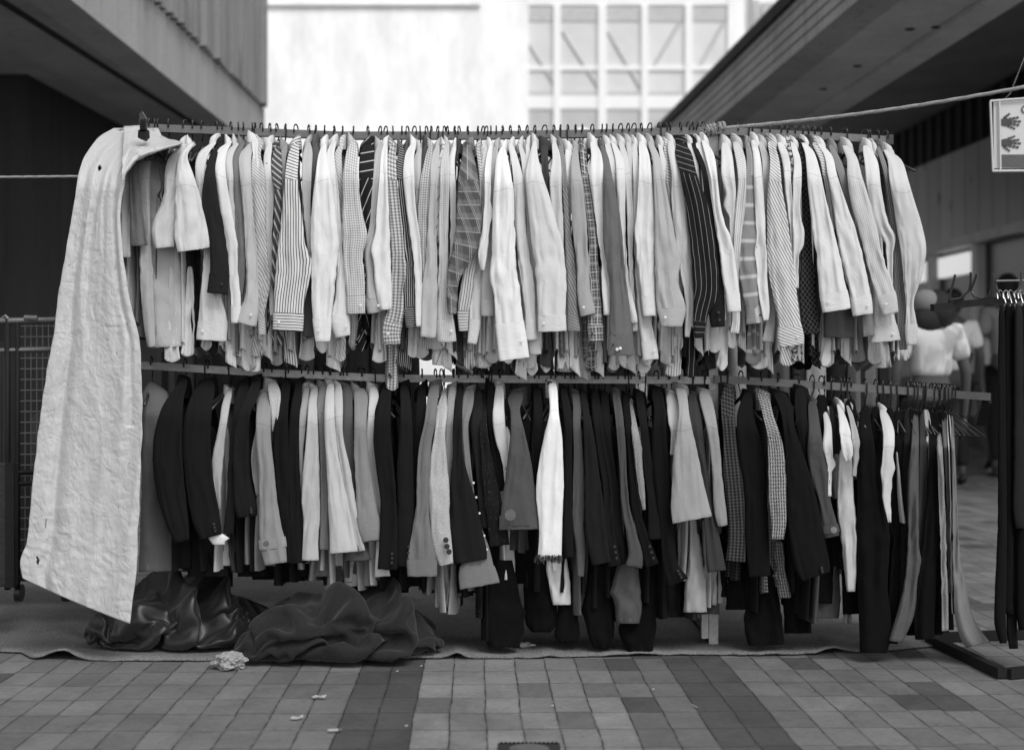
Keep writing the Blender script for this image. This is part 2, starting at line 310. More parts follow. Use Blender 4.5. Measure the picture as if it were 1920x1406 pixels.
MB().prism([RR(7.95,11.5,0), RR(7.95,34,0), RR(7.95,34,.5), RR(7.95,11.5,.5)], (.14,0,0)).build('shop_plinth', conc_d, rb)
# far white building closing the street
fb = thing('white_building', 'bright white building closing the street behind the rack', 'building', (0, 40, 0))
DF = 40
def FR(px0, py0, px1, py1, d=DF, th=.3):
    a = W(px0, py1, d); b = W(px1, py0, d); return MB().box((a.x, d, a.z), (b.x, d+th, b.z))
m = FR(300, -60, 991, 1000); m.build('wall', white_r, fb)
FR(330, -300, 1480, -62).build('upper_wall', white_r, fb)
m = FR(470, 8, 900, 12, DF-.1, .1); m.build('parapet_line', greyline, fb)
FR(991, 10, 1365, 176, DF+.1, .1).build('window_glass', glass_far, fb)
FR(991, 205, 1365, 640, DF+.1, .1).build('lower_window_glass', glass_low, fb)
m = MB()
for a_, b_ in (((993,85),(1040,160)), ((1055,60),(1122,165)), ((1140,60),(1200,165)), ((1222,130),(1275,40)), ((1308,130),(1355,45))):
    p, q = W(*a_, DF+.09), W(*b_, DF+.09); m.tube([p, q], .05)
m.build('truss_reflection', plain('reflection_grey', .52), fb)  # truss reflections in the panes, drawn as solid grey bars
FR(991, 12, 1365, 40, DF+.07, .03).build('blind', greyline, fb)
for x0, x1 in ((1037,1052),(1121,1138),(1202,1216),(1284,1299)): FR(x0+1, 10, x1-1, 640, DF-.02, .12).build('mullion', frame_w, fb)
for y0, y1 in ((124,132),(180,203),(-62,10)): FR(991, y0, 1365, y1, DF+.04, .06).build('transom', frame_w, fb)
FR(991, 172, 1365, 180, DF+.06, .04).build('painted_shadow_line', greyline, fb)  # grey strip painted as the shadow line of the thick transom
FR(1365, -60, 1396, 640, DF, .3).build('pilaster', white_r, fb)
FR(1396, -60, 1412, 640, DF+.25, .3).build('pilaster', greyline, fb)
FR(1412, -60, 1640, 640, DF+.1, .3).build('side_wall', white_r, fb)
m = MB()
for x0, y0, x1, y1 in ((1416,0,1424,40),(1428,5,1450,70),(1434,80,1446,120)): m.v += [] ; m.add(*(lambda q: (q.v, q.f))(FR(x0, y0, x1, y1, DF, .1)))
m.build('side_window', greyline, fb)
FR(1365, 640, 1640, 760, DF, .3).build('ground_floor_wall', conc_s, fb)
lamp = thing('street_lamp', 'white domed street lamp head just above the rail', 'lamp', W(1091, 900, 14))
p = W(1091, 262, 14)
MB().ball(p, .128, 20, 12, (1,1,.9)).build('lamp_globe', frame_w, lamp, smooth=True)
MB().tube([(p.x, p.y, 0), (p.x, p.y, p.z-.1)], .04, 10).build('lamp_pole', steel_dark, lamp)
# ---------------------------------------------------------------- the rack
def depth(x):                   # distance of the rails at photo column x
    return 5.30 if x < 1337 else 5.30+(x-1337)/325*.16
def crom(tab, x):
    if x <= tab[0][0]: return tab[0][1]
    for i in range(len(tab)-1):
        x0, y0 = tab[i]; x1, y1 = tab[i+1]
        if x <= x1:
            t = (x-x0)/(x1-x0); return y0+(y1-y0)*t
    return tab[-1][1]
UP = [(262,240),(440,247),(640,255),(900,255),(1130,251),(1337,246)]; UPR = [(1337,246),(1500,254),(1660,263)]
LO = [(252,684),(500,699),(720,709),(1000,711),(1330,713)]; LOR = [(1340,710),(1500,720),(1700,733),(1856,744)]
def railpt(x, lower, d=None):
    t = (LO if x < 1335 else LOR) if lower else (UP if x < 1337 else UPR)
    return W(x, crom(t, x), d or depth(x))
def loword(x): return 5.30 if x < 1337 else 5.30-(x-1337)/520*.12
rk = thing('clothes_rack', 'long two tier steel clothes rack crowded with second hand clothes', 'rack', (0, 5.3, 0))
MB().tube([W(x, y, 5.3) for x, y in UP], .0135, sq=True).build('upper_rail', steel_top, rk)
MB().tube([W(x, y, depth(x)) for x, y in UPR], .0135, sq=True).build('upper_rail', steel_top, rk)
MB().tube([W(x, y, 5.3) for x, y in LO], .0135, sq=True).build('lower_rail', steel_grey, rk)
MB().tube([W(x, y, loword(x)) for x, y in LOR], .0135, sq=True).build('lower_rail', steel_top, rk)
MB().tube([W(1850,748,5.19), W(1838,790,5.4)], .017, sq=True).build('rail_end', steel_dark, rk)
p = W(1337, 700, 5.325); MB().tube([(p.x, p.y, .0), (p.x, p.y, 1.88)], .0165, sq=True).build('post', steel_grey, rk)
p = W(1655, 700, 5.62); MB().tube([(p.x, p.y, 0), (p.x, p.y, 1.84)], .015, sq=True).build('post', steel_dark, rk)
p = W(190, 700, 5.33); MB().tube([(p.x, p.y, 0), (p.x, p.y, 1.85)], .015, sq=True).build('post', steel_dark, rk)
for px in (190, 1337):
    p = W(px, 700, 6.05); MB().tube([(p.x, p.y, 0), (p.x, p.y, 1.8)], .0165, sq=True).build('post', steel_dark, rk)
    q = W(px, 700, 5.3); MB().tube([(q.x, q.y+.02, .012), (q.x, 6.05, .012)], .012, sq=True).build('foot', steel_dark, rk)
p = W(1318, 1170, 5.31); MB().box((p.x-.006, p.y-.01, p.z-.05), (p.x+.019, p.y+.03, p.z+.05)).build('bracket', steel_grey, rk)
p = W(1662, 263, 5.46); MB().box((p.x-.004, p.y-.018, p.z-.018), (p.x+.022, p.y+.018, p.z+.018)).build('end_cap', wire, rk)
# hangers
def hanger_mesh(kind):
    m = MB(); r = .0027; arc = [(0, -.019*math.cos(a), .003+.017*math.sin(a)) for a in [PI*i/8 for i in range(9)]]
    front = kind % 2
    s = -1 if front else 1
    pts = [(0, -s*.018, -.012)]+[(x, s*y, z) for x, y, z in arc]+[(0, s*.019, -.033), (0, s*.004, -.052), (0, 0, -.075)]
    m.tube(pts, r, 6)
    if kind < 2: m.tube([(0,-.19,-.155), (0,-.09,-.115), (0,0,-.078), (0,.09,-.115), (0,.19,-.155)], [.005,.0065,.007,.0065,.005], 6)
    else: m.tube([(0,-.17,-.16), (0,0,-.078), (0,.17,-.16), (0,-.17,-.16)], .0032, 6)
    me = bpy.data.meshes.new('hanger'); me.from_pydata([tuple(v) for v in m.v], [], m.f); me.materials.append(wire); me.polygons.foreach_set('use_smooth', [True]*len(me.polygons)); return me
HM = [hanger_mesh(i) for i in range(4)]
def hanger(pt, label, group, kind=None):
    o = bpy.data.objects.new('hanger', HM[kind if kind is not None else random.choice((0,0,0,1,2))]); C.objects.link(o)
    o.location = pt+Vector((0,0,.0145)); o.rotation_euler = (0, random.uniform(-.06,.06), random.uniform(-.42,.42)+.1)
    return tag(o, label, 'hanger', group)
# ---------------------------------------------------------------- garment builder
def hermite(ys, vs, y):
    n = len(ys)
    if y <= ys[0]: return vs[0]+(vs[1]-vs[0])/(ys[1]-ys[0])*(y-ys[0])*.3
    if y >= ys[-1]: return vs[-1]+(vs[-1]-vs[-2])/(ys[-1]-ys[-2])*(y-ys[-1])
    i = max(k for k in range(n-1) if ys[k] <= y)
    h = ys[i+1]-ys[i]; t = (y-ys[i])/h
    m = lambda k: (vs[min(k+1,n-1)]-vs[max(k-1,0)])/(ys[min(k+1,n-1)]-ys[max(k-1,0)])
    t2, t3 = t*t, t*t*t
    return (2*t3-3*t2+1)*vs[i]+(t3-2*t2+t)*h*m(i)+(-2*t3+3*t2)*vs[i+1]+(t3-t2)*h*m(i+1)
def nz(a, b, c): return noise.noise(Vector((a, b, c)))
def tube_cloth(rows, dfn, seed, amp=.006, y0=None, y1=None, n=0, step=6, thick=1., grow=0, lip=True, slope_end=1., swap=False, kx=1., top_cap=True, wob=1., curve=0, vo=5.):
    ys = [r[2] for r in rows]; L = [r[0] for r in rows]; R = [r[1] for r in rows]
    y0 = ys[0] if y0 is None else y0; y1 = ys[-1] if y1 is None else y1
    if not n: n = int(max(20, min(46, max(b-a for a, b in zip(L, R))*.9)))
    rc = random.Random(int(seed*100)); kink = (rc.choice((-1,1)), rc.uniform(4,9)*(rc.random() < .3), rc.uniform(.5,.68)) if wob >= 1 and not swap else (1,0,.5); cr = [(rc.uniform(-.7,.7), rc.uniform(-.5,.5), rc.uniform(0,.6), rc.uniform(.3,.8), rc.uniform(.5,1.2)) for _ in range(4)]
    cnt = max(3, int((y1-y0)/step)+1); vs = []; uv = []
    def ring(y, shrink=0, yoff=0):
        l, r = hermite(ys, L, y), hermite(ys, R, y); cx = (l+r)/2; hw = max(1.2, (r-l)/2+grow-shrink)
        d = dfn(y); hm = hw*d/F; T = (min(.013, .34*hm)+.003)*thick-shrink*.0006
        dc = (hermite(ys, L, y+12)+hermite(ys, R, y+12)-hermite(ys, L, y-12)-hermite(ys, R, y-12))/48
        b = max(0., min(1., (y-ys[0]-60)/160)); k = max(-.6, min(.6, dc))*b*slope_end
        for j in range(n):
            th = 2*PI*j/n; c, s = math.cos(th), math.sin(th)
            cc = math.copysign(abs(c)**.72, c)
            x = cx+hw*cc; sy = y
            if top_cap and y-ys[0] < 14: x = cx+hw*cc*(.55+.45*math.sqrt(max(0, (y-ys[0])/14)))
            q = cc*hm*26
            f1 = nz(q*1.1+seed, sy*.0042, seed*1.7); f2 = nz(q*2.6+seed*2, sy*.012+cc*.6, seed); f3 = nz(q*3+7, sy*.035+cc*1.5, seed+3)
            el = math.exp(-((sy-ys[0]-(ys[-1]-ys[0])*.62)/70)**2)
            disp = amp*kx*(1.9*(.35-abs(f1)*1.7)+1.3*(.25-abs(f2)*1.3)+(.35+1.1*el)*f3)
            tt = (sy-ys[0])/(ys[-1]-ys[0])
            for u0, dr, a0, ln, cs in cr:
                if a0 < tt < a0+ln and s > 0: disp -= amp*kx*1.1*cs*math.exp(-((cc-u0-dr*(tt-a0))*hm/.0055)**2)*math.sin(PI*(tt-a0)/ln)
            kk = max(0, 1-abs((sy-ys[0])/(ys[-1]-ys[0])-kink[2])/.09)
            if c*kink[0] > 0: x += kink[0]*kink[1]*kk*abs(c)
            x += wob*.85*nz(sy*.02, seed*3+(1 if c > 0 else 0)*9, 2)*abs(c)+wob*2.2*el*nz(sy*.06, seed*5+(c > 0)*4, 6)*abs(c)
            dd = d-(T*s)-disp*(s if s > 0 else s*.6)
            vs.append(W(x, sy-(x-cx)*k+yoff-curve*(cc*cc if curve > 0 else cc*abs(cc)*.8+.5*cc)*max(0, min(1, (y-y1+26)/26))+1.2*nz(x*.08, seed, 1)*(b if sy > y1-9 else 0), dd))
            a = th/(2*PI); uu = -cc*hm*1.08+(.05 if s < 0 else 0)+seed*.37; vv = (sy-y0)/F*d+vo
            uv.append([vv, uu] if swap else [uu, vv])
    for i in range(cnt+1): ring(y0+(y1-y0)*i/cnt)
    if lip: ring(y1, 1.1, 1.0); ring(y1-16, 2.4)
    k = len(vs)//n
    fs = [(i*n+j, i*n+(j+1)%n, (i+1)*n+(j+1)%n, (i+1)*n+j) for i in range(k-1) for j in range(n)]
    if top_cap: fs.append(tuple(range(n-1, -1, -1)))
    return vs, fs, uv
def body_mesh(cx, d0, ztop, zbot, seed, hw=.017, half=.19, tail=.05, flare=1.0, n=30, rows=20, ax=0.):
    vs = []; uv = []; cxm = (cx-960)/F*d0
    for i in range(rows+1):
        t = i/rows; grow = min(1, .25+1.9*t)
        for j in range(n):
            th = 2*PI*j/n; c, s = math.cos(th), math.sin(th)
            hd = half*(min(1, .35+t*5) if t < .14 else 1)*(1+.05*t)
            yy = hd*math.copysign(abs(s)**.8, s)
            sh = (abs(yy)/half)**1.3*.065*(1-t)       # shoulders fall away from the neck
            wv = (nz(yy*9+seed, t*1.3+seed*2, seed)*.03+nz(yy*22+seed, t*2, seed+5)*.014)*grow*flare*t
            x = cxm+hw*grow*c*(1+.5*t*flare)+wv+ax*t
            zb = zbot+tail*(abs(yy)/half)**2+.012*nz(yy*14, seed, 3)
            z = ztop-.02+(zb-ztop+.02)*t-sh
            vs.append((x, d0+yy, z)); uv.append([yy*1.0+c*hw+seed*.3, (ztop-z)+5])
    k = rows+1
    fs = [(i*n+j, i*n+(j+1)%n, (i+1)*n+(j+1)%n, (i+1)*n+j) for i in range(k-1) for j in range(n)]+[tuple(range(n-1, -1, -1))]
    return vs, fs, uv
def collar_mesh(cx, cy, d0, w_, seed, hgt=24, face=1, big=1.):
    n = 20; vs = []; uv = []; sc = d0/F; X = (cx-960)*sc; Z = H-(cy-711)*sc
    a = w_/2*sc*1.05; b = .055*big; h = hgt*sc
    prof = [(1.28, -h*1.0), (1.22, -h*.45), (1.05, -.001), (.94, .003), (.82, -.003), (.74, -h*.7)]
    for r, z in prof:
        for j in range(n):
            th = 2*PI*j/n; c, s = math.cos(th), math.sin(th)
            lean = -face*c*h*(.35 if hgt < 27 else .12); wv = nz(c*2+seed, s*2, seed)*.004
            vs.append((X+a*r*c+wv, d0-.015+b*r*s, Z+z+lean*(1 if z > -h*.2 else .7))); uv.append([z+9, th*.03+seed*.2+9])
    k = len(prof)
    return vs, [(i*n+j, (i+1)*n+j, (i+1)*n+(j+1)%n, i*n+(j+1)%n) for i in range(k-1) for j in range(n)], uv
def disc(p, r, m, parent, name='button', t=.004):
    v = MB(); n = 12; a = [(p.x+r*math.cos(2*PI*i/n), p.y, p.z+r*math.sin(2*PI*i/n)) for i in range(n)]
    v.prism(a, (0, -t, 0)); v.prism([(p.x+r*.6*math.cos(2*PI*i/n), p.y-t, p.z+r*.6*math.sin(2*PI*i/n)) for i in range(n)], (0, -.0012, 0))
    return v.build(name, m, parent)
USED = set()
def fit(*opts):
    for o in opts:
        if 4 <= len(o.split()) <= 16 and o not in USED: USED.add(o); return o
    print('LABEL', opts); return opts[-1]
button_mid = plain('black_shiny_button', .03, .25, .1, 30, 0, .6)
ORD = ['next','second','third','fourth','fifth','sixth','seventh','eighth','ninth','tenth','eleventh','twelfth']
def build_row(table, lower):
    G = []
    for ln in table.strip().split('\n'):
        kind, desc, shade, pat, rank, cuff, hem, flags, rr = [s.strip() for s in ln.split('|')]
        rows = [tuple(float(q) for q in r.split(',')) for r in rr.split()]
        sh = [float(q) for q in shade.split('/')]; sh = sh if len(sh) == 2 else [sh[0], sh[0]*.5]
        G.append(dict(kind=kind, desc=desc, sh=sh, pat=pat, rank=float(rank), cuff=float(cuff), hem=float(hem), fl=flags, rows=rows, x=(rows[0][0]+rows[0][1])/2))
    G.sort(key=lambda g: g['x'])
    lm = None; cnt = 0
    for i, g in enumerate(G):
        nm = g['desc']
        if '*' in g['fl']: lm = nm; cnt = 0; g['pos'] = 'the '+nm; g['lab'] = fit(nm, nm+' on the rack')
        else:
            if lm is None: g['lab'] = fit(nm+' beside the white sheet'); g['pos'] = 'the '+nm
            else:
                od = ORD[cnt]+' right' if cnt else 'just right'; l2 = ' '.join(w_ for w_ in lm.split() if w_ not in ('large','wide','very','long','big'))
                g['pos'] = 'the garment %s of the %s' % (od, l2); ps = [' '.join(nm.split(' with ')[0].split()), nm.split()[-1]]
                g['lab'] = fit('%s, %s of the %s' % (nm, od, lm), '%s, %s of the %s' % (nm, od, l2), '%s, %s of the %s' % (ps[0], od, l2)); cnt += 1
        g['short'] = nm
    group = 'jackets, coats and trousers on the lower rail' if lower else 'shirts hanging on the upper rail'
    for i, g in enumerate(G):
        seed = i*3.17+(200 if lower else 0); rnd = random.Random(i+(900 if lower else 0))
        rows = g['rows']; fl = g['fl']; ytop = rows[0][2]; xt = g['x']
        D0 = loword(xt) if lower else depth(xt)
        jk = g['kind'] in ('jacket', 'coat'); amp = .0042 if jk else .0055
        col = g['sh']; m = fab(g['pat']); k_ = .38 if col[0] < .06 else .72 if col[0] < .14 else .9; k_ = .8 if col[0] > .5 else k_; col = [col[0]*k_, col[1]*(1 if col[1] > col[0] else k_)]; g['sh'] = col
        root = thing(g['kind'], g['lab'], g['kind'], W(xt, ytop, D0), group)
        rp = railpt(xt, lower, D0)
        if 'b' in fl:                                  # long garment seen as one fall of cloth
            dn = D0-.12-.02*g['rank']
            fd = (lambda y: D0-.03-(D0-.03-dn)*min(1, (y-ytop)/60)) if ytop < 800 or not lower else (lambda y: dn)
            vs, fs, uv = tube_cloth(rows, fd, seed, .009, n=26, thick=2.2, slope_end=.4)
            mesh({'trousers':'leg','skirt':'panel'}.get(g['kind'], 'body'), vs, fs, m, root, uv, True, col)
            if ytop > 800 and lower:                   # its hidden top reaches the rail
                vs, fs, uv = body_mesh(xt, D0+.06, rp.z-.06, W(0, ytop+30, D0).z, seed, .012, .13, 0, .5)
                mesh('upper_part', vs, fs, m, root, uv, True, col)
        else:
            near = D0-.20-.016*g['rank']; top_d = D0-.045-.006*g['rank']; yend = rows[-1][2]
            fd = lambda y, a=top_d, b=near: a+(b-a)*(1-(1-min(1, max(0, (y-ytop)/78)))**2.2)
            cuff = g['cuff']; ycut = cuff if cuff else yend
            vs, fs, uv = tube_cloth(rows, fd, seed, amp, y1=ycut, lip=not cuff, wob=.6 if jk else 1., vo=0)
            mesh('sleeve', vs, fs, m, root, uv, True, col)
            if cuff:
                vs, fs, uv = tube_cloth(rows, lambda y: near-.001, seed, amp*.35, y0=cuff-1.5, y1=yend, grow=1.0 if not jk else 1.8, step=5, swap=True, top_cap=False)
                mesh('cuff', vs, fs, m, root, uv, True, col)
                if not jk:
                    r = rows[-1]; p = W(r[0]+(r[1]-r[0])*rnd.choice((.2,.75)), (cuff+yend)/2, near-.022)
                    if r[1]-r[0] > 24: disc(p, .0045, button_pale if col[0] > .3 else button_dark, root, t=.002)
            # far sleeve, the mirror of the near one behind the rail
            fr = [(r[0]+(r[1]-r[0])*.2, r[1]-(r[1]-r[0])*.2, r[2]) for r in rows[::2]]
            vs, fs, uv = tube_cloth(fr, lambda y: fd(y), seed+50, amp, n=10, step=22, lip=False)
            vs = [Vector((v.x*(2*D0-v.y)/v.y*.985, 2*D0-v.y, H+(v.z-H)*1.0)) for v in vs]
            mesh('sleeve', vs, fs, m, root, uv, True, col)
            if 'n' not in fl:
                hem = g['hem'] or (rnd.uniform(640, 694) if not lower else max(yend+rnd.uniform(-10, 45), rnd.uniform(1060, 1140)))
                if lower and xt < 520: hem = min(hem, 1064)
                elif lower and xt < 810: hem = min(hem, 1098)
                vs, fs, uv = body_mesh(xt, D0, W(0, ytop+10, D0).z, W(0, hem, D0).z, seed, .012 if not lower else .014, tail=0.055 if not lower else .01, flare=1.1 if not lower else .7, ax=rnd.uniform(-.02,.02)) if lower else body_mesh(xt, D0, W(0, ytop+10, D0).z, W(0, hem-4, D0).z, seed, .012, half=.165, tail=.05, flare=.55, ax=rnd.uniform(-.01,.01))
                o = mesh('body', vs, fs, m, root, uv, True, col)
                if lower and g['hem'] > 0:             # the near side of the body hanging below the sleeve
                    bx_ = (rows[-1][0]+rows[-1][1])/2*.6+xt*.4+rnd.uniform(-5,5); wd = rnd.uniform(14,20)
                    tr = [(bx_-9,bx_+9,800),(bx_-wd*.8,bx_+wd*.8,900),(bx_-wd,bx_+wd,980),(bx_-wd-2,bx_+wd+2,hem)]
                    dp = D0-.11-.03*rnd.random()
                    vs, fs, uv = tube_cloth(tr, lambda y: dp, seed+20, .008, thick=1.6, slope_end=.5, step=9, n=24)
                    mesh('front_panel', vs, fs, m, root, uv, True, col)
                if not lower:                          # the near hem, curved like a shirt tail
                    nx_ = (rows[-1][0]+rows[-1][1])/2*.5+((xt-960)*D0/(D0-.17)+960)*.5+rnd.uniform(-6,6); wd = rnd.uniform(9,17)
                    hb = hem+rnd.uniform(-14,8); sl = rnd.uniform(-5,5)
                    tr = [(nx_-6,nx_+6,500),(nx_-8,nx_+8,560),(nx_-wd*.8+sl*.3,nx_+wd*.8+sl*.3,hb-45),(nx_-wd+sl,nx_+wd+sl,hb)]
                    dp = D0-.13-.035*rnd.random()
                    vs, fs, uv = tube_cloth(tr, lambda y: dp, seed+20, .010, thick=.8, slope_end=.5, curve=rnd.choice((6,-5,-8,5,9,2,12)), step=5, n=24)
                    mesh('shirt_tail', vs, fs, m, root, uv, True, col)
        if 'q' not in fl and not ('b' in fl and ytop > 800):
            wd = max(11, min(24, rows[0][1]-rows[0][0]+5)) if not jk else max(13, min(30, rows[0][1]-rows[0][0]+5))
            if 'b' not in fl:
                vs, fs, uv = collar_mesh(xt, ytop-3, D0, wd, seed, rnd.uniform(19,27) if not jk else rnd.uniform(26,40), 1 if xt > 1000 else rnd.choice((-1,1)), rnd.uniform(.7,1.1))
                mesh('collar', vs, fs, m, root, uv, True, col)
        if jk and lower and 'b' not in fl and g['rank'] >= 4 and rows[-1][1]-rows[-1][0] > 24 and col[0] < .03 and rnd.random() < .6:
            a_, b_ = rows[-2], rows[-1]
            for q_ in (.5, .68, .86):
                disc(W((a_[0]+(b_[0]-a_[0])*q_)*.25+(a_[1]+(b_[1]-a_[1])*q_)*.75-1, a_[2]+(b_[2]-a_[2])*q_-6, near-.021), .0045, button_mid, root, t=.004)
        side = 'upper' if not lower else 'lower'
        hanger(rp, fit('%s rail hanger holding %s' % (side, g['pos']), 'hanger holding '+g['pos'], 'hanger of '+g['pos'].replace('garment ','one ')), 'hangers on the %s rail' % side, 3 if 'h' in fl else None)
        g['root'] = root; g['near'] = D0-.20-.016*g['rank']
    return G
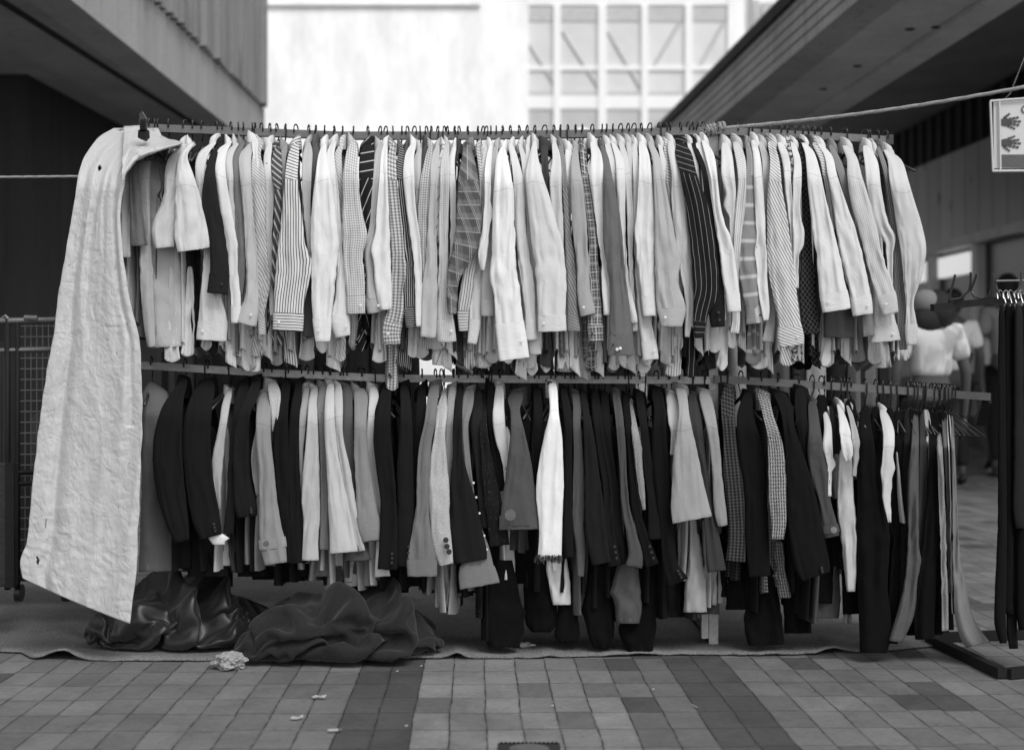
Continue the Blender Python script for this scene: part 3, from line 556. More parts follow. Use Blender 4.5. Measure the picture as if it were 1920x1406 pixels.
# kind|look|shade/ink|pattern|rank|cuff|hem|flags|left,right,y of the near sleeve, top to bottom (photo pixels)
UPPER = '''
shirt|pale short sleeved shirt under the sheet flap|.5|plain|1|0|640|*|258,268,285 232,246,310 228,245,360 226,245,430 222,245,482
tee|dark grey short sleeved tee|.16|plain|2|0|640|*|276,284,282 246,262,305 243,264,360 244,272,420 246,277,460
shirt|plain light grey shirt|.45|plain|0|0|655||284,292,280 262,283,303 264,282,400 262,286,500 268,290,600 276,292,650
shirt|pale creased shirt with loose body|.58|plain|1|0|690|b|292,302,282 282,302,305 278,312,400 274,334,460 272,346,560 276,346,620 284,344,650
shirt|dark shirt with thin stripes|.07/.3|darkstripe|0|0|660||312,320,276 300,314,296 301,313,350 304,314,420
shirt|cream short sleeved shirt with open sleeve|.68|plain|2|0|672||342,352,270 314,340,300 305,332,370 284,328,432 290,327,464
shirt|large white shirt with wide short sleeve|.76|plain|4|0|676|*|356,366,268 336,352,292 330,364,332 329,380,385 327,391,440 333,394,468
shirt|charcoal shirt with long dark body|.05|plain|0|0|690|b|372,386,266 350,372,290 347,366,350 348,376,480 348,374,560 352,374,650
shirt|pale long sleeved shirt with wide cuff|.74|plain|1|603|670||400,411,264 372,392,288 366,384,330 377,390,400 382,396,470 376,412,550 372,426,600 369,424,638
shirt|black shirt with hanging sleeve|.05|plain|4|515|664|*|410,424,268 392,408,294 383,403,330 379,411,385 391,420,430 394,429,500 389,425,550
shirt|white shirt|.82|plain|3|575|680||428,438,265 404,426,285 403,423,320 410,432,380 420,443,440 430,447,520 433,452,560 434,450,605
shirt|off white shirt|.64|plain|2|0|668||442,452,266 422,438,290 424,438,330 434,446,420 440,448,490
shirt|mid grey shirt with worn sleeve|.18|plain|2|0|694|*|452,461,266 436,450,295 437,453,330 440,458,400 443,461,480 446,459,520 449,455,552
shirt|beige shirt with square cuff|.5|plain|3|572|690||466,480,268 450,472,290 449,471,320 456,475,400 460,482,480 462,485,540 455,485,575 443,480,608
shirt|pale shirt with raised collar|.78|plain|1|0|690||470,486,258 474,484,290 478,490,360 482,494,450
shirt|finely striped pale shirt|.66/.25|diagonal|2|600|660||485,495,265 474,489,290 471,496,320 473,499,400 477,501,470 484,506,530 484,497,590 486,498,628
shirt|white shirt|.74|plain|1|0|672||500,512,267 494,508,300 496,514,350 498,511,450 505,513,560 506,514,590
shirt|grey shirt with broad diagonal stripes|.09/.4|wide|3|0|655|*|514,525,275 508,529,310 514,528,360 512,527,450 508,519,540
shirt|grey shirt with raised collar|.3|plain|0|0|695||530,540,270 524,536,300 524,534,380 516,528,480 506,520,600
shirt|large white shirt with dark vertical stripes|.8/.06|stripe|5|588|688|*|548,562,268 539,560,296 534,558,337 528,566,400 521,573,463 516,581,512 514,571,565 512,567,620
shirt|light grey shirt|.56|plain|3|0|670||574,584,268 568,586,290 566,585,320 568,582,380 574,584,450 581,586,505
shirt|slate grey shirt|.13|plain|0|0|637||588,596,266 582,600,300 584,598,400 575,590,550 567,590,630
shirt|large bright white shirt|.88|plain|5|598|660|*|604,613,268 596,613,295 590,622,340 584,630,400 583,635,460 584,629,530 586,622,590 592,618,640
shirt|white shirt with narrow cuff|.8|plain|4|592|695||622,632,265 612,627,290 620,634,350 628,641,430 633,646,500 628,651,560 620,655,600 630,656,630
shirt|white shirt with faint stripes|.74/.4|diagonal|2|0|670||638,647,268 627,641,290 632,644,340 636,646,420 638,645,470
shirt|large gingham check shirt|.78/.3|gingham|5|556|650|*|657,668,264 650,671,285 643,671,330 642,678,390 642,688,443 643,681,475 648,684,530 652,684,588
shirt|dark shirt with light slashes|.045/.5|slash|3|0|660|*|680,700,270 674,703,298 673,700,345 677,696,400 683,691,440 682,691,490 684,690,545
shirt|light grey shirt|.52|plain|3|560|680||707,718,270 702,720,290 698,714,350 693,708,420 683,703,470 687,701,520 686,712,565 690,716,586
shirt|bright white shirt with balled cuff|.87|plain|4|0|690|*|718,728,268 714,727,295 711,727,340 704,731,430 701,733,500 705,735,550 712,734,580
shirt|pale madras check shirt|.7/.14|madras|3|606|735||732,742,270 725,743,300 725,745,340 729,752,400 732,761,470 733,758,520 727,758,580 718,751,620 722,750,645
shirt|dark shirt with narrow light stripes|.055/.35|darkstripe|3|578|680|*|749,758,275 744,757,310 747,758,350 754,767,420 760,775,490 756,777,540 758,778,580 762,779,613
shirt|dark grey shirt|.13|plain|0|0|690||760,768,272 752,764,300 752,760,340 760,766,420
shirt|white shirt|.84|plain|4|0|664||772,782,266 760,777,290 756,777,330 762,780,390 772,789,460 778,792,520 778,792,570 780,791,612
shirt|cream shirt|.6|plain|2|0|680||784,792,275 776,790,300 778,790,350 784,791,420 786,791,470
shirt|charcoal tee|.09|plain|0|0|670||796,804,268 790,800,300 792,800,340
shirt|pale shirt with thin checks|.7/.2|gingham|3|0|650||804,813,272 796,811,300 788,809,340 784,807,400 785,805,460 790,801,525
shirt|long plain putty coloured shirt|.56|plain|4|0|650|*|816,825,273 808,823,300 806,821,350 802,817,420 799,820,480 792,821,540 790,820,590 788,818,632
shirt|white shirt with diagonal stripes|.8/.15|slash|3|0|680||829,837,272 820,833,310 818,829,350 816,825,400 819,824,455
shirt|pale shirt with fine checks|.74/.4|finecheck|4|600|690||835,843,268 827,843,300 825,843,350 823,841,430 823,841,500 822,843,560 820,850,600 821,855,641
shirt|white shirt|.84|plain|3|0|670||848,857,272 842,853,300 842,855,350 845,855,420 842,851,500 844,850,540
shirt|dark blouse|.08|plain|0|0|690||858,864,270 850,856,310 850,856,350
shirt|large dark plaid shirt|.12/.42|plaid|6|557|700|*|869,885,272 866,889,295 860,896,330 857,901,376 854,902,420 850,897,455 845,878,490 839,862,520 838,857,560 842,855,588
shirt|striped cream shirt with gathered cuff|.7/.2|stripe|3|584|690||892,900,275 897,904,320 898,905,380 882,901,460 870,891,500 862,886,550 858,879,583 861,876,620
shirt|white shirt with long cuff|.78|plain|2|600|695||902,909,280 902,911,380 896,908,480 880,904,540 880,901,600 877,893,644
shirt|white shirt with grey stripes|.78/.35|fine|2|0|700||908,915,272 904,914,310 902,911,380 904,910,440
shirt|white shirt with rolled sleeve|.86|plain|5|0|690||916,925,272 910,921,310 908,920,370 904,918,430 896,914,474 901,909,506
shirt|flat grey shirt|.46|plain|3|562|690||926,935,272 920,933,310 919,931,380 915,931,460 905,927,500 902,926,550 903,926,592
shirt|largest brilliant white shirt|.92|plain|6|606|690|*|937,949,276 930,953,300 926,961,350 923,964,420 922,968,500 926,975,550 929,981,600 937,992,673
shirt|white shirt with narrow cuff|.8|plain|4|600|700||952,962,270 958,972,300 963,984,350 965,986,420 971,993,480 978,1003,540 984,1004,590 986,1008,637
shirt|off white shirt|.7|plain|3|620|706||970,978,270 977,988,300 985,996,380 993,1002,480 996,1008,560 989,1012,620 994,1014,664
shirt|long sleeved cream shirt|.76|plain|2|0|700||984,992,268 986,996,300 990,1002,380 996,1006,460
shirt|very wide cream shirt sleeve|.76|plain|6|592|690|*|998,1007,264 992,1009,295 985,1018,330 988,1030,370 994,1046,430 1002,1058,480 1006,1062,540 1009,1060,590 1009,1062,621
shirt|black shirt with round collar|.07|plain|2|0|690|*|1012,1030,269 1014,1028,300 1020,1031,345 1026,1032,380
shirt|white shirt|.72|plain|3|0|690||1034,1044,266 1036,1051,295 1030,1053,340 1038,1056,420 1050,1058,480 1054,1060,520
shirt|grey shirt with diagonal stripes|.2/.34|diagonal|3|590|700|*|1046,1055,270 1052,1062,320 1056,1067,380 1058,1071,440 1060,1080,500 1062,1083,545 1063,1084,590 1063,1087,621
shirt|white shirt with round collar|.84|plain|2|0|695||1058,1072,276 1060,1074,310 1064,1072,350 1068,1074,400
shirt|mid grey shirt with open cuff|.4|plain|4|562|700|*|1074,1084,275 1070,1087,310 1070,1094,355 1073,1101,430 1081,1104,500 1082,1108,550 1089,1116,590
shirt|dark tartan shirt|.1/.6|tartan|3|612|702|*|1087,1097,275 1090,1104,330 1096,1113,380 1102,1119,440 1104,1122,500 1107,1126,560 1102,1130,600 1105,1131,640
shirt|white shirt with draped sleeve|.82|plain|4|0|690||1104,1117,265 1108,1128,290 1105,1132,330 1112,1132,380 1119,1132,430 1124,1131,465 1127,1137,490 1128,1143,530 1131,1144,590
shirt|dark grey shirt with two pearl buttons|.15|plain|5|628|710|*|1124,1134,273 1130,1143,303 1131,1152,350 1131,1162,400 1131,1168,450 1138,1171,500 1144,1178,554 1143,1184,606 1140,1187,666
shirt|pale shirt|.74|plain|3|0|690||1132,1143,268 1140,1155,300 1148,1158,350 1154,1162,400
shirt|white shirt|.78|plain|4|0|690||1144,1154,266 1154,1169,300 1156,1173,350 1160,1172,420 1166,1174,470 1172,1182,540 1180,1194,590 1184,1196,605
shirt|cream shirt with bent sleeve|.68|plain|3|0|700||1158,1169,265 1166,1179,300 1173,1185,360 1176,1189,420 1178,1186,470 1182,1190,560 1186,1196,620
shirt|pale shirt|.6|plain|2|0|690||1172,1183,265 1180,1191,320 1184,1195,380 1188,1196,460
shirt|long pale shirt with folded cuff|.76|plain|3|640|700||1184,1193,268 1187,1198,310 1189,1200,450 1193,1207,540 1198,1221,600 1203,1230,645 1206,1234,674
shirt|large smooth white shirt|.84|plain|5|556|690|*|1196,1209,265 1198,1217,290 1198,1222,330 1195,1226,380 1190,1228,440 1196,1228,500 1203,1229,555 1207,1231,592
shirt|large wrinkled light grey shirt|.46|plain|6|578|690|*|1213,1223,266 1222,1237,295 1225,1245,330 1227,1256,390 1227,1264,430 1228,1273,490 1230,1273,540 1233,1285,578 1240,1278,612
shirt|white shirt|.76|plain|2|0|690||1232,1240,268 1239,1250,310 1244,1254,360 1252,1260,430
shirt|white shirt with thin grey stripes|.76/.25|stripe|2|0|700||1242,1250,270 1247,1261,300 1249,1262,350 1254,1264,400 1262,1270,470
shirt|long cream shirt|.74|plain|4|0|660||1250,1263,265 1254,1271,295 1259,1276,330 1259,1285,380 1266,1293,450 1275,1298,510 1284,1300,560 1284,1298,600 1284,1293,631
shirt|large black pinstripe shirt|.04/.3|pin|6|604|700|*|1266,1286,267 1266,1298,290 1277,1308,330 1286,1325,380 1292,1335,430 1298,1346,500 1300,1347,545 1300,1327,590 1302,1318,633
shirt|white shirt|.76|plain|2|0|650||1286,1295,266 1296,1306,300 1306,1314,350
shirt|black shirt with buttoned cuff|.04|plain|4|560|690|*|1294,1304,268 1312,1322,310 1322,1333,370 1330,1342,430 1340,1353,500 1342,1357,540 1330,1358,580 1334,1358,612
shirt|white shirt|.8|plain|3|0|665||1302,1313,266 1311,1323,290 1326,1335,330 1334,1343,400 1342,1351,480 1350,1360,560 1354,1362,600
shirt|white shirt with long loose sleeve|.84|plain|5|552|690|*|1313,1323,263 1322,1339,290 1334,1346,340 1340,1354,400 1348,1373,460 1353,1381,510 1360,1386,550 1365,1388,584
shirt|satin white shirt with front folds|.74|plain|3|0|650||1352,1366,267 1352,1373,290 1352,1378,330 1360,1380,365 1368,1378,420 1366,1376,500
shirt|pale shirt with fine stripes|.76/.35|fine|4|0|660||1372,1386,265 1380,1398,300 1384,1400,340 1378,1396,400 1374,1389,460 1370,1386,520 1372,1388,600 1368,1386,624
shirt|grey shirt with broad light bands|.26/.48|broadplaid|4|576|695|*|1396,1405,268 1400,1414,300 1394,1416,350 1388,1418,420 1383,1421,490 1390,1424,540 1399,1427,580 1399,1434,606
shirt|white shirt|.82|plain|5|0|690||1406,1417,263 1412,1425,290 1413,1430,330 1416,1434,400 1420,1437,470 1420,1439,530 1427,1443,580 1431,1441,600
shirt|beige shirt|.56|plain|2|0|700||1420,1431,265 1428,1443,300 1430,1445,360 1434,1444,440 1436,1448,520 1442,1454,580 1429,1450,641
shirt|large white shirt with bold slanted stripes|.78/.14|diagonal|6|613|690|*|1438,1451,265 1444,1461,300 1440,1466,350 1438,1476,410 1440,1488,500 1449,1494,550 1459,1500,600 1457,1506,630 1461,1507,648
shirt|white shirt|.78|plain|4|0|680||1455,1469,267 1466,1481,300 1472,1485,360 1480,1489,420 1486,1493,480
shirt|dark patterned blouse|.06/.55|mottle|3|0|670|*|1468,1480,268 1476,1490,292 1484,1492,325 1488,1494,370
shirt|white shirt with bent elbow|.8|plain|5|0|680||1480,1491,268 1488,1501,300 1487,1503,340 1486,1501,400 1486,1508,448 1487,1498,482 1489,1498,540
shirt|black shirt with diamond pattern|.035/.12|diamond|3|0|700|*|1495,1506,275 1503,1513,320 1504,1518,380 1502,1521,440 1500,1526,500 1498,1529,560 1502,1534,600 1506,1538,626
shirt|wide cream shirt with long sleeve|.82|plain|6|550|680|*|1500,1512,268 1508,1526,284 1512,1535,310 1515,1546,360 1522,1560,420 1531,1574,480 1535,1584,530 1539,1591,560 1543,1594,582
shirt|charcoal shirt|.09|plain|1|0|632||1512,1520,267 1531,1541,310 1546,1556,370 1560,1570,430 1568,1578,500 1546,1600,570 1544,1600,632
shirt|pale shirt with narrow stripes|.72/.25|stripe|3|0|690||1520,1530,268 1536,1550,300 1548,1563,360 1560,1572,430
shirt|cream shirt with stained cuff|.8|plain|5|556|690|*|1530,1541,270 1545,1560,292 1552,1570,330 1562,1588,385 1568,1604,430 1576,1617,480 1590,1627,530 1595,1634,565 1600,1636,590
shirt|steel grey shirt|.24|plain|3|0|690||1552,1562,272 1566,1580,310 1580,1593,360 1590,1602,410 1600,1614,460 1612,1634,560 1618,1640,630
shirt|wide pale shirt with hairline stripes|.7/.5|fine|6|552|690|*|1576,1592,273 1587,1607,296 1588,1616,330 1596,1632,380 1610,1644,430 1626,1657,490 1640,1674,540 1646,1680,560 1656,1684,588
shirt|white satin shirt with sharp elbow|.76|plain|4|0|700|*|1616,1629,273 1620,1646,303 1624,1652,350 1636,1660,400 1644,1669,430 1656,1679,448 1662,1674,480 1666,1674,540
shirt|pale shirt with long cuff|.7|plain|4|612|650||1628,1636,275 1636,1646,320 1640,1652,400 1640,1656,480 1640,1660,540 1636,1678,600 1634,1688,640
shirt|dark houndstooth shirt|.09/.38|finecheck|3|0|668|*|1642,1650,275 1655,1665,320 1664,1677,380 1671,1685,440 1674,1692,500 1678,1698,560 1682,1701,610 1686,1701,655
shirt|pale shirt at the right end|.68|plain|6|609|690|*|1652,1668,281 1664,1690,300 1667,1702,335 1676,1717,385 1682,1730,430 1690,1737,475 1696,1727,520 1700,1714,565 1698,1719,610 1700,1718,646
'''
LOWER = '''
dress|long grey dress beside the white sheet|.15|plain|0|0|0|b*|276,292,716 268,316,738 267,318,830 264,322,950 260,344,1070
coat|black coat with full curved sleeve|.028|plain|4|0|1070|*|340,354,710 318,346,740 301,343,770 287,342,830 291,346,910 312,353,980 328,355,1014
jacket|black jacket with a white cuff|.028|plain|4|0|1080|*|378,404,714 362,402,736 348,397,775 343,395,830 348,400,900 360,412,970 376,416,1006
jacket|jacket with shiny pale lining|.5|plain|1|0|1060||426,438,728 416,431,760 410,425,800 398,419,860 400,415,910 408,413,955
jacket|black wool jacket|.03|plain|3|0|1090||452,470,714 440,462,750 434,460,800 428,458,870 424,442,950 418,438,1000
coat|dark fuzzy coat|.034|plain|4|0|1100|*|476,490,708 462,485,740 446,469,780 437,467,840 438,470,900 440,482,950 445,482,968
coat|grey coat with buttoned sleeve strap|.27|plain|6|0|1060|*|490,505,733 482,508,760 480,508,820 484,514,880 486,520,940 486,528,990 488,535,1020 496,538,1056
jacket|grey jacket with puffed elbow|.22|plain|4|0|1050||480,490,740 480,490,800 471,486,850 473,486,890 480,488,928
jacket|black jacket with white fleece collar|.6/.4|tweed|3|0|1000|*n|500,520,714 504,527,740 508,523,780 510,516,808
jacket|black jacket|.026|plain|3|0|1090||530,546,714 521,541,760 512,541,820 516,546,900 524,549,980 530,553,1055
jacket|black jacket|.028|plain|3|0|1080||556,569,714 546,563,760 540,561,830 540,563,900 541,567,980 543,578,1055
jacket|light jacket with thin sleeve|.38|plain|2|0|1060||570,581,722 564,577,760 556,573,800 556,569,860 560,569,930 563,573,1000
jacket|cream denim jacket with frayed cuff|.56|plain|4|0|1050|*|584,598,724 578,595,755 574,597,820 568,599,880 566,600,940 569,600,970 568,597,1010 566,598,1050
coat|grey tweed coat|.24/.16|tweed|3|0|1080|*|600,613,718 594,613,760 598,613,820 600,615,900 600,617,960 598,618,1030
coat|wide pale coat|.6|plain|6|0|1060|*|614,627,716 610,627,745 608,628,790 611,634,850 614,645,910 616,656,960 618,664,1000 618,671,1035
coat|pale coat|.5|plain|5|0|1100||629,641,719 626,643,760 630,644,820 640,657,880 650,668,950 662,678,1000 670,685,1032
coat|dark grey coat with wide collar|.12|plain|3|0|1075|*|642,658,722 640,661,750 640,662,800 644,664,860 652,668,920 660,676,980 646,696,1050
jacket|grey jacket with deep cuff|.26|plain|5|968|1105|*|662,688,728 664,690,750 664,688,790 664,691,850 667,698,900 668,706,950 672,713,985 681,713,1013
jacket|white jacket|.68|plain|3|0|1086||692,707,722 692,710,745 690,703,770 687,701,830 695,707,890 704,713,940 706,716,1000 702,732,1080
coat|black coat with straight cuff|.026|plain|6|0|1100|*|718,734,720 708,733,760 700,733,815 704,738,870 712,742,920 713,745,970 711,746,1020 708,745,1067
coat|black coat|.032|plain|5|0|1110||750,765,720 751,771,760 748,774,820 744,775,880 745,777,950 745,778,1000 746,772,1062
coat|black coat|.026|plain|3|0|1110||784,799,724 780,799,770 776,792,840 774,790,920 776,792,1000
coat|brownish grey suede coat with turned cuff|.18|plain|6|1050|1105|*|808,825,718 801,821,750 796,817,790 786,809,835 781,807,900 780,805,950 772,809,1000 764,818,1045 765,818,1080
coat|light boucle coat|.62/.42|tweed|6|0|1138|*|828,838,735 820,839,765 814,835,820 807,838,860 804,843,920 806,843,970 812,847,1020 824,850,1058
coat|grey boucle coat|.38/.25|tweed|3|0|1140||842,857,722 838,852,760 834,849,820 836,852,880 838,856,950
coat|wide charcoal coat|.035|plain|5|0|1110|*|858,868,724 852,867,780 849,868,850 845,880,900 843,895,950 842,905,1000 848,913,1040 852,913,1052
coat|grey coat with long wide cuff|.2|plain|4|1062|1100|*|870,890,728 866,887,760 862,878,800 868,882,860 876,890,930 884,902,985 874,918,1030 862,928,1070 864,935,1098
coat|dark coat with studs|.045|plain|3|0|1110||892,905,732 882,906,800 890,908,860 896,912,930 900,917,990
cardigan|black sparkling cardigan|.03/.6|sparkle|4|0|1150|*|902,914,738 898,914,800 902,923,860 906,936,920 914,950,980 918,956,1022
coat|black coat|.024|plain|2|0|1190||914,926,720 914,928,780 924,941,860 930,948,920
jacket|white jacket|.72|plain|3|0|1080||930,943,719 928,945,740 924,946,775 926,949,810 937,954,850 945,953,880
coat|large grey coat with big round button|.11|plain|6|0|1030|*|958,984,732 952,980,748 957,975,770 957,984,810 952,995,860 944,1004,920 939,1010,960 938,1012,986
coat|black coat|.026|plain|3|0|1100||1000,1014,728 1000,1018,780 996,1013,850 1002,1013,930
coat|brilliant white knitted coat with fringed cuff|.95|plain|7|0|1060|*|1027,1044,716 1030,1046,745 1030,1048,775 1020,1054,820 1010,1056,870 1005,1057,920 1008,1055,960 1011,1054,1000 1008,1053,1046
coat|black coat|.03|plain|4|0|1100||1050,1062,726 1056,1072,780 1058,1073,850 1056,1073,930 1054,1075,1000 1058,1076,1045
jacket|worn grey denim jacket|.13|plain|4|0|1140|*|1070,1085,734 1074,1091,755 1074,1089,790 1076,1093,850 1074,1097,920 1074,1095,980 1080,1098,1030 1082,1095,1080
coat|dark wool coat with wide sleeve|.036|plain|6|0|1100|*|1086,1099,735 1092,1105,770 1095,1116,830 1096,1124,890 1096,1132,950 1099,1138,1010 1110,1145,1056
coat|black coat|.028|plain|4|0|1130||1108,1123,735 1112,1129,790 1120,1137,850 1130,1147,920 1134,1153,1000 1140,1165,1060
coat|black coat|.026|plain|3|0|1110||1126,1141,738 1127,1145,800 1136,1151,860 1146,1161,930 1150,1169,1000 1160,1177,1056
jacket|faded dark corduroy jacket|.1|plain|5|0|1160|*|1147,1161,732 1152,1167,770 1158,1173,830 1162,1175,890 1166,1181,950 1174,1193,1000 1178,1205,1040 1172,1204,1062
coat|black coat|.022|plain|4|0|1150||1166,1179,740 1172,1185,800 1178,1191,880 1184,1198,950 1196,1214,1000 1210,1235,1060
jacket|light tweed jacket|.36/.2|tweed|5|0|1090|*|1177,1186,752 1182,1193,790 1187,1203,838 1192,1205,870 1198,1209,920 1205,1211,955
coat|black coat|.028|plain|4|0|1120||1190,1206,736 1200,1215,800 1206,1223,870 1214,1236,940 1215,1248,1010
coat|black coat with lapel|.022|plain|4|0|1150|*|1220,1241,728 1226,1248,770 1222,1251,830 1226,1259,900 1236,1263,980 1244,1271,1060 1253,1290,1092
jacket|light beige jacket with open front|.5|plain|4|0|1040||1248,1264,735 1250,1271,758 1252,1273,785 1258,1266,820 1256,1264,852
coat|wide mid grey coat with flared sleeve|.36|plain|7|0|1080|*|1264,1285,724 1270,1289,745 1272,1293,780 1264,1306,840 1260,1318,900 1258,1328,945 1261,1335,974
coat|charcoal coat|.06|plain|4|0|1150||1290,1305,738 1292,1315,780 1296,1320,830 1310,1326,880 1318,1338,950 1326,1362,1070
coat|long grey coat beside the post|.3|plain|5|0|1130|*|1308,1330,733 1314,1338,760 1324,1345,800 1332,1351,850 1336,1355,900 1339,1362,960 1346,1364,985
coat|dark checked coat|.03/.07|madras|4|0|1080|*|1356,1372,724 1352,1377,760 1356,1381,820 1356,1393,880 1362,1397,940 1366,1399,1000 1361,1398,1052
coat|long black coat|.02|plain|4|0|1140||1394,1411,736 1382,1413,780 1384,1431,840 1396,1437,920 1398,1441,1000 1404,1445,1080
jacket|checked tweed jacket with gathered collar|.06/.55|boucle|7|0|1100|*|1416,1438,736 1424,1444,752 1430,1450,778 1438,1462,812 1440,1470,845 1440,1473,880 1442,1474,930 1446,1474,980 1446,1470,1010
coat|very wide black coat|.022|plain|6|0|1100|*|1446,1474,736 1460,1485,760 1468,1490,800 1472,1506,850 1474,1524,910 1476,1536,960 1482,1546,1015 1492,1555,1060 1504,1556,1080
coat|black coat|.024|plain|3|0|1150||1490,1509,728 1491,1513,780 1500,1516,830 1510,1522,870
coat|dark grey coat with buttoned tab|.09|plain|4|0|1155|*|1514,1531,752 1516,1538,800 1514,1546,850 1522,1556,900 1536,1558,940 1542,1568,980 1546,1574,1006
tee|white tee with thin straps|.7|plain|4|0|930|*|1542,1550,768 1545,1559,800 1543,1561,840 1550,1560,870 1552,1559,930
tee|black tee|.03|plain|2|0|1060|h|1554,1562,760 1560,1572,800 1562,1574,850
tee|white short sleeved tee|.76|plain|6|0|1000|*h|1567,1575,758 1572,1587,782 1576,1597,826 1579,1600,850 1585,1596,864
tee|grey short sleeved tee|.38|plain|5|0|900|h|1585,1592,760 1593,1603,790 1598,1612,828 1600,1610,852 1597,1605,892
shorts|bleached denim shorts with dark eyelets|.62|plain|5|0|0|b*|1572,1596,842 1571,1598,872 1570,1601,930 1570,1604,960 1577,1607,1010 1582,1606,1060 1588,1604,1108
trousers|wide black trousers touching the mat|.016|plain|5|0|0|b*h|1614,1630,760 1608,1637,820 1607,1650,900 1607,1664,960 1606,1668,1020 1608,1664,1100 1611,1672,1180 1612,1664,1222
shirt|white shirt between black trousers|.7|plain|4|0|975|*h|1647,1662,768 1654,1675,800 1656,1677,830 1652,1674,880 1656,1671,940 1665,1671,978
trousers|black trousers|.016|plain|2|0|0|bh|1674,1690,770 1672,1692,850 1674,1694,950 1670,1692,1050 1660,1688,1150 1648,1684,1205
trousers|long grey flowing trousers|.13|plain|5|0|0|b*h|1710,1723,776 1708,1723,830 1702,1723,900 1702,1723,1000 1697,1720,1080 1682,1714,1150 1666,1693,1202
trousers|dark grey trousers|.06|plain|3|0|0|bh|1724,1737,772 1722,1740,850 1721,1739,930 1720,1736,1000 1716,1734,1120 1716,1736,1190
trousers|pale thin trousers|.45|plain|3|0|0|bh|1730,1742,768 1736,1747,810 1737,1746,860 1738,1746,960
trousers|black straight trousers|.016|plain|4|0|0|b*h|1740,1755,772 1742,1758,850 1736,1759,950 1724,1757,1050 1713,1753,1150 1716,1752,1198
trousers|slim light grey trousers|.36/.22|tweed|6|0|0|b*h|1755,1763,788 1757,1768,850 1761,1772,950 1764,1775,1050 1765,1778,1120 1766,1779,1182
trousers|grey trousers|.16|plain|4|0|0|bh|1764,1772,776 1768,1779,830 1773,1783,900 1776,1786,1000 1778,1788,1110
trousers|black trousers with white side stripes|.02/.6|sidestripe|5|0|0|b*h|1773,1785,778 1777,1790,850 1781,1792,950 1781,1793,1050 1784,1796,1150
trousers|black trousers behind the white shirt|.016|plain|1|0|0|bh|1660,1676,764 1654,1680,850 1652,1684,950 1650,1684,1060 1648,1680,1190
trousers|charcoal trousers|.04|plain|2|0|0|bh|1694,1708,770 1692,1710,850 1690,1708,950 1688,1706,1060 1684,1704,1180
trousers|black trousers with narrow legs|.014|plain|1|0|0|bh|1702,1720,768 1700,1722,850 1700,1724,960 1702,1724,1080 1704,1722,1186
trousers|dark trousers|.02|plain|1|0|0|bh|1718,1732,770 1716,1736,860 1714,1738,970 1716,1738,1100 1718,1738,1192
trousers|black trousers|.014|plain|2|0|0|bh|1746,1762,772 1746,1766,860 1746,1768,960 1746,1768,1080 1748,1768,1188
trousers|dark grey trousers|.03|plain|2|0|0|bh|1766,1778,776 1764,1782,860 1764,1784,960 1766,1786,1080 1770,1788,1180
trousers|black trousers|.014|plain|1|0|0|bh|1756,1772,772 1754,1776,860 1754,1778,960 1756,1780,1080 1758,1780,1184
trousers|black trousers|.013|plain|1|0|0|bh|1634,1650,762 1630,1656,860 1628,1660,960 1628,1658,1080 1630,1656,1196
coat|black coat|.014|plain|1|0|0|b|1530,1550,740 1526,1556,830 1524,1560,930 1526,1562,1030 1528,1562,1130
coat|black coat|.014|plain|0|0|0|b|1584,1604,748 1580,1610,840 1578,1614,940 1578,1614,1040 1580,1614,1150
trousers|light grey trousers trailing on the base|.22|plain|6|0|0|b*h|1781,1788,780 1784,1791,850 1786,1795,950 1786,1801,1050 1788,1813,1100 1790,1822,1150 1800,1842,1190 1812,1856,1208
'''
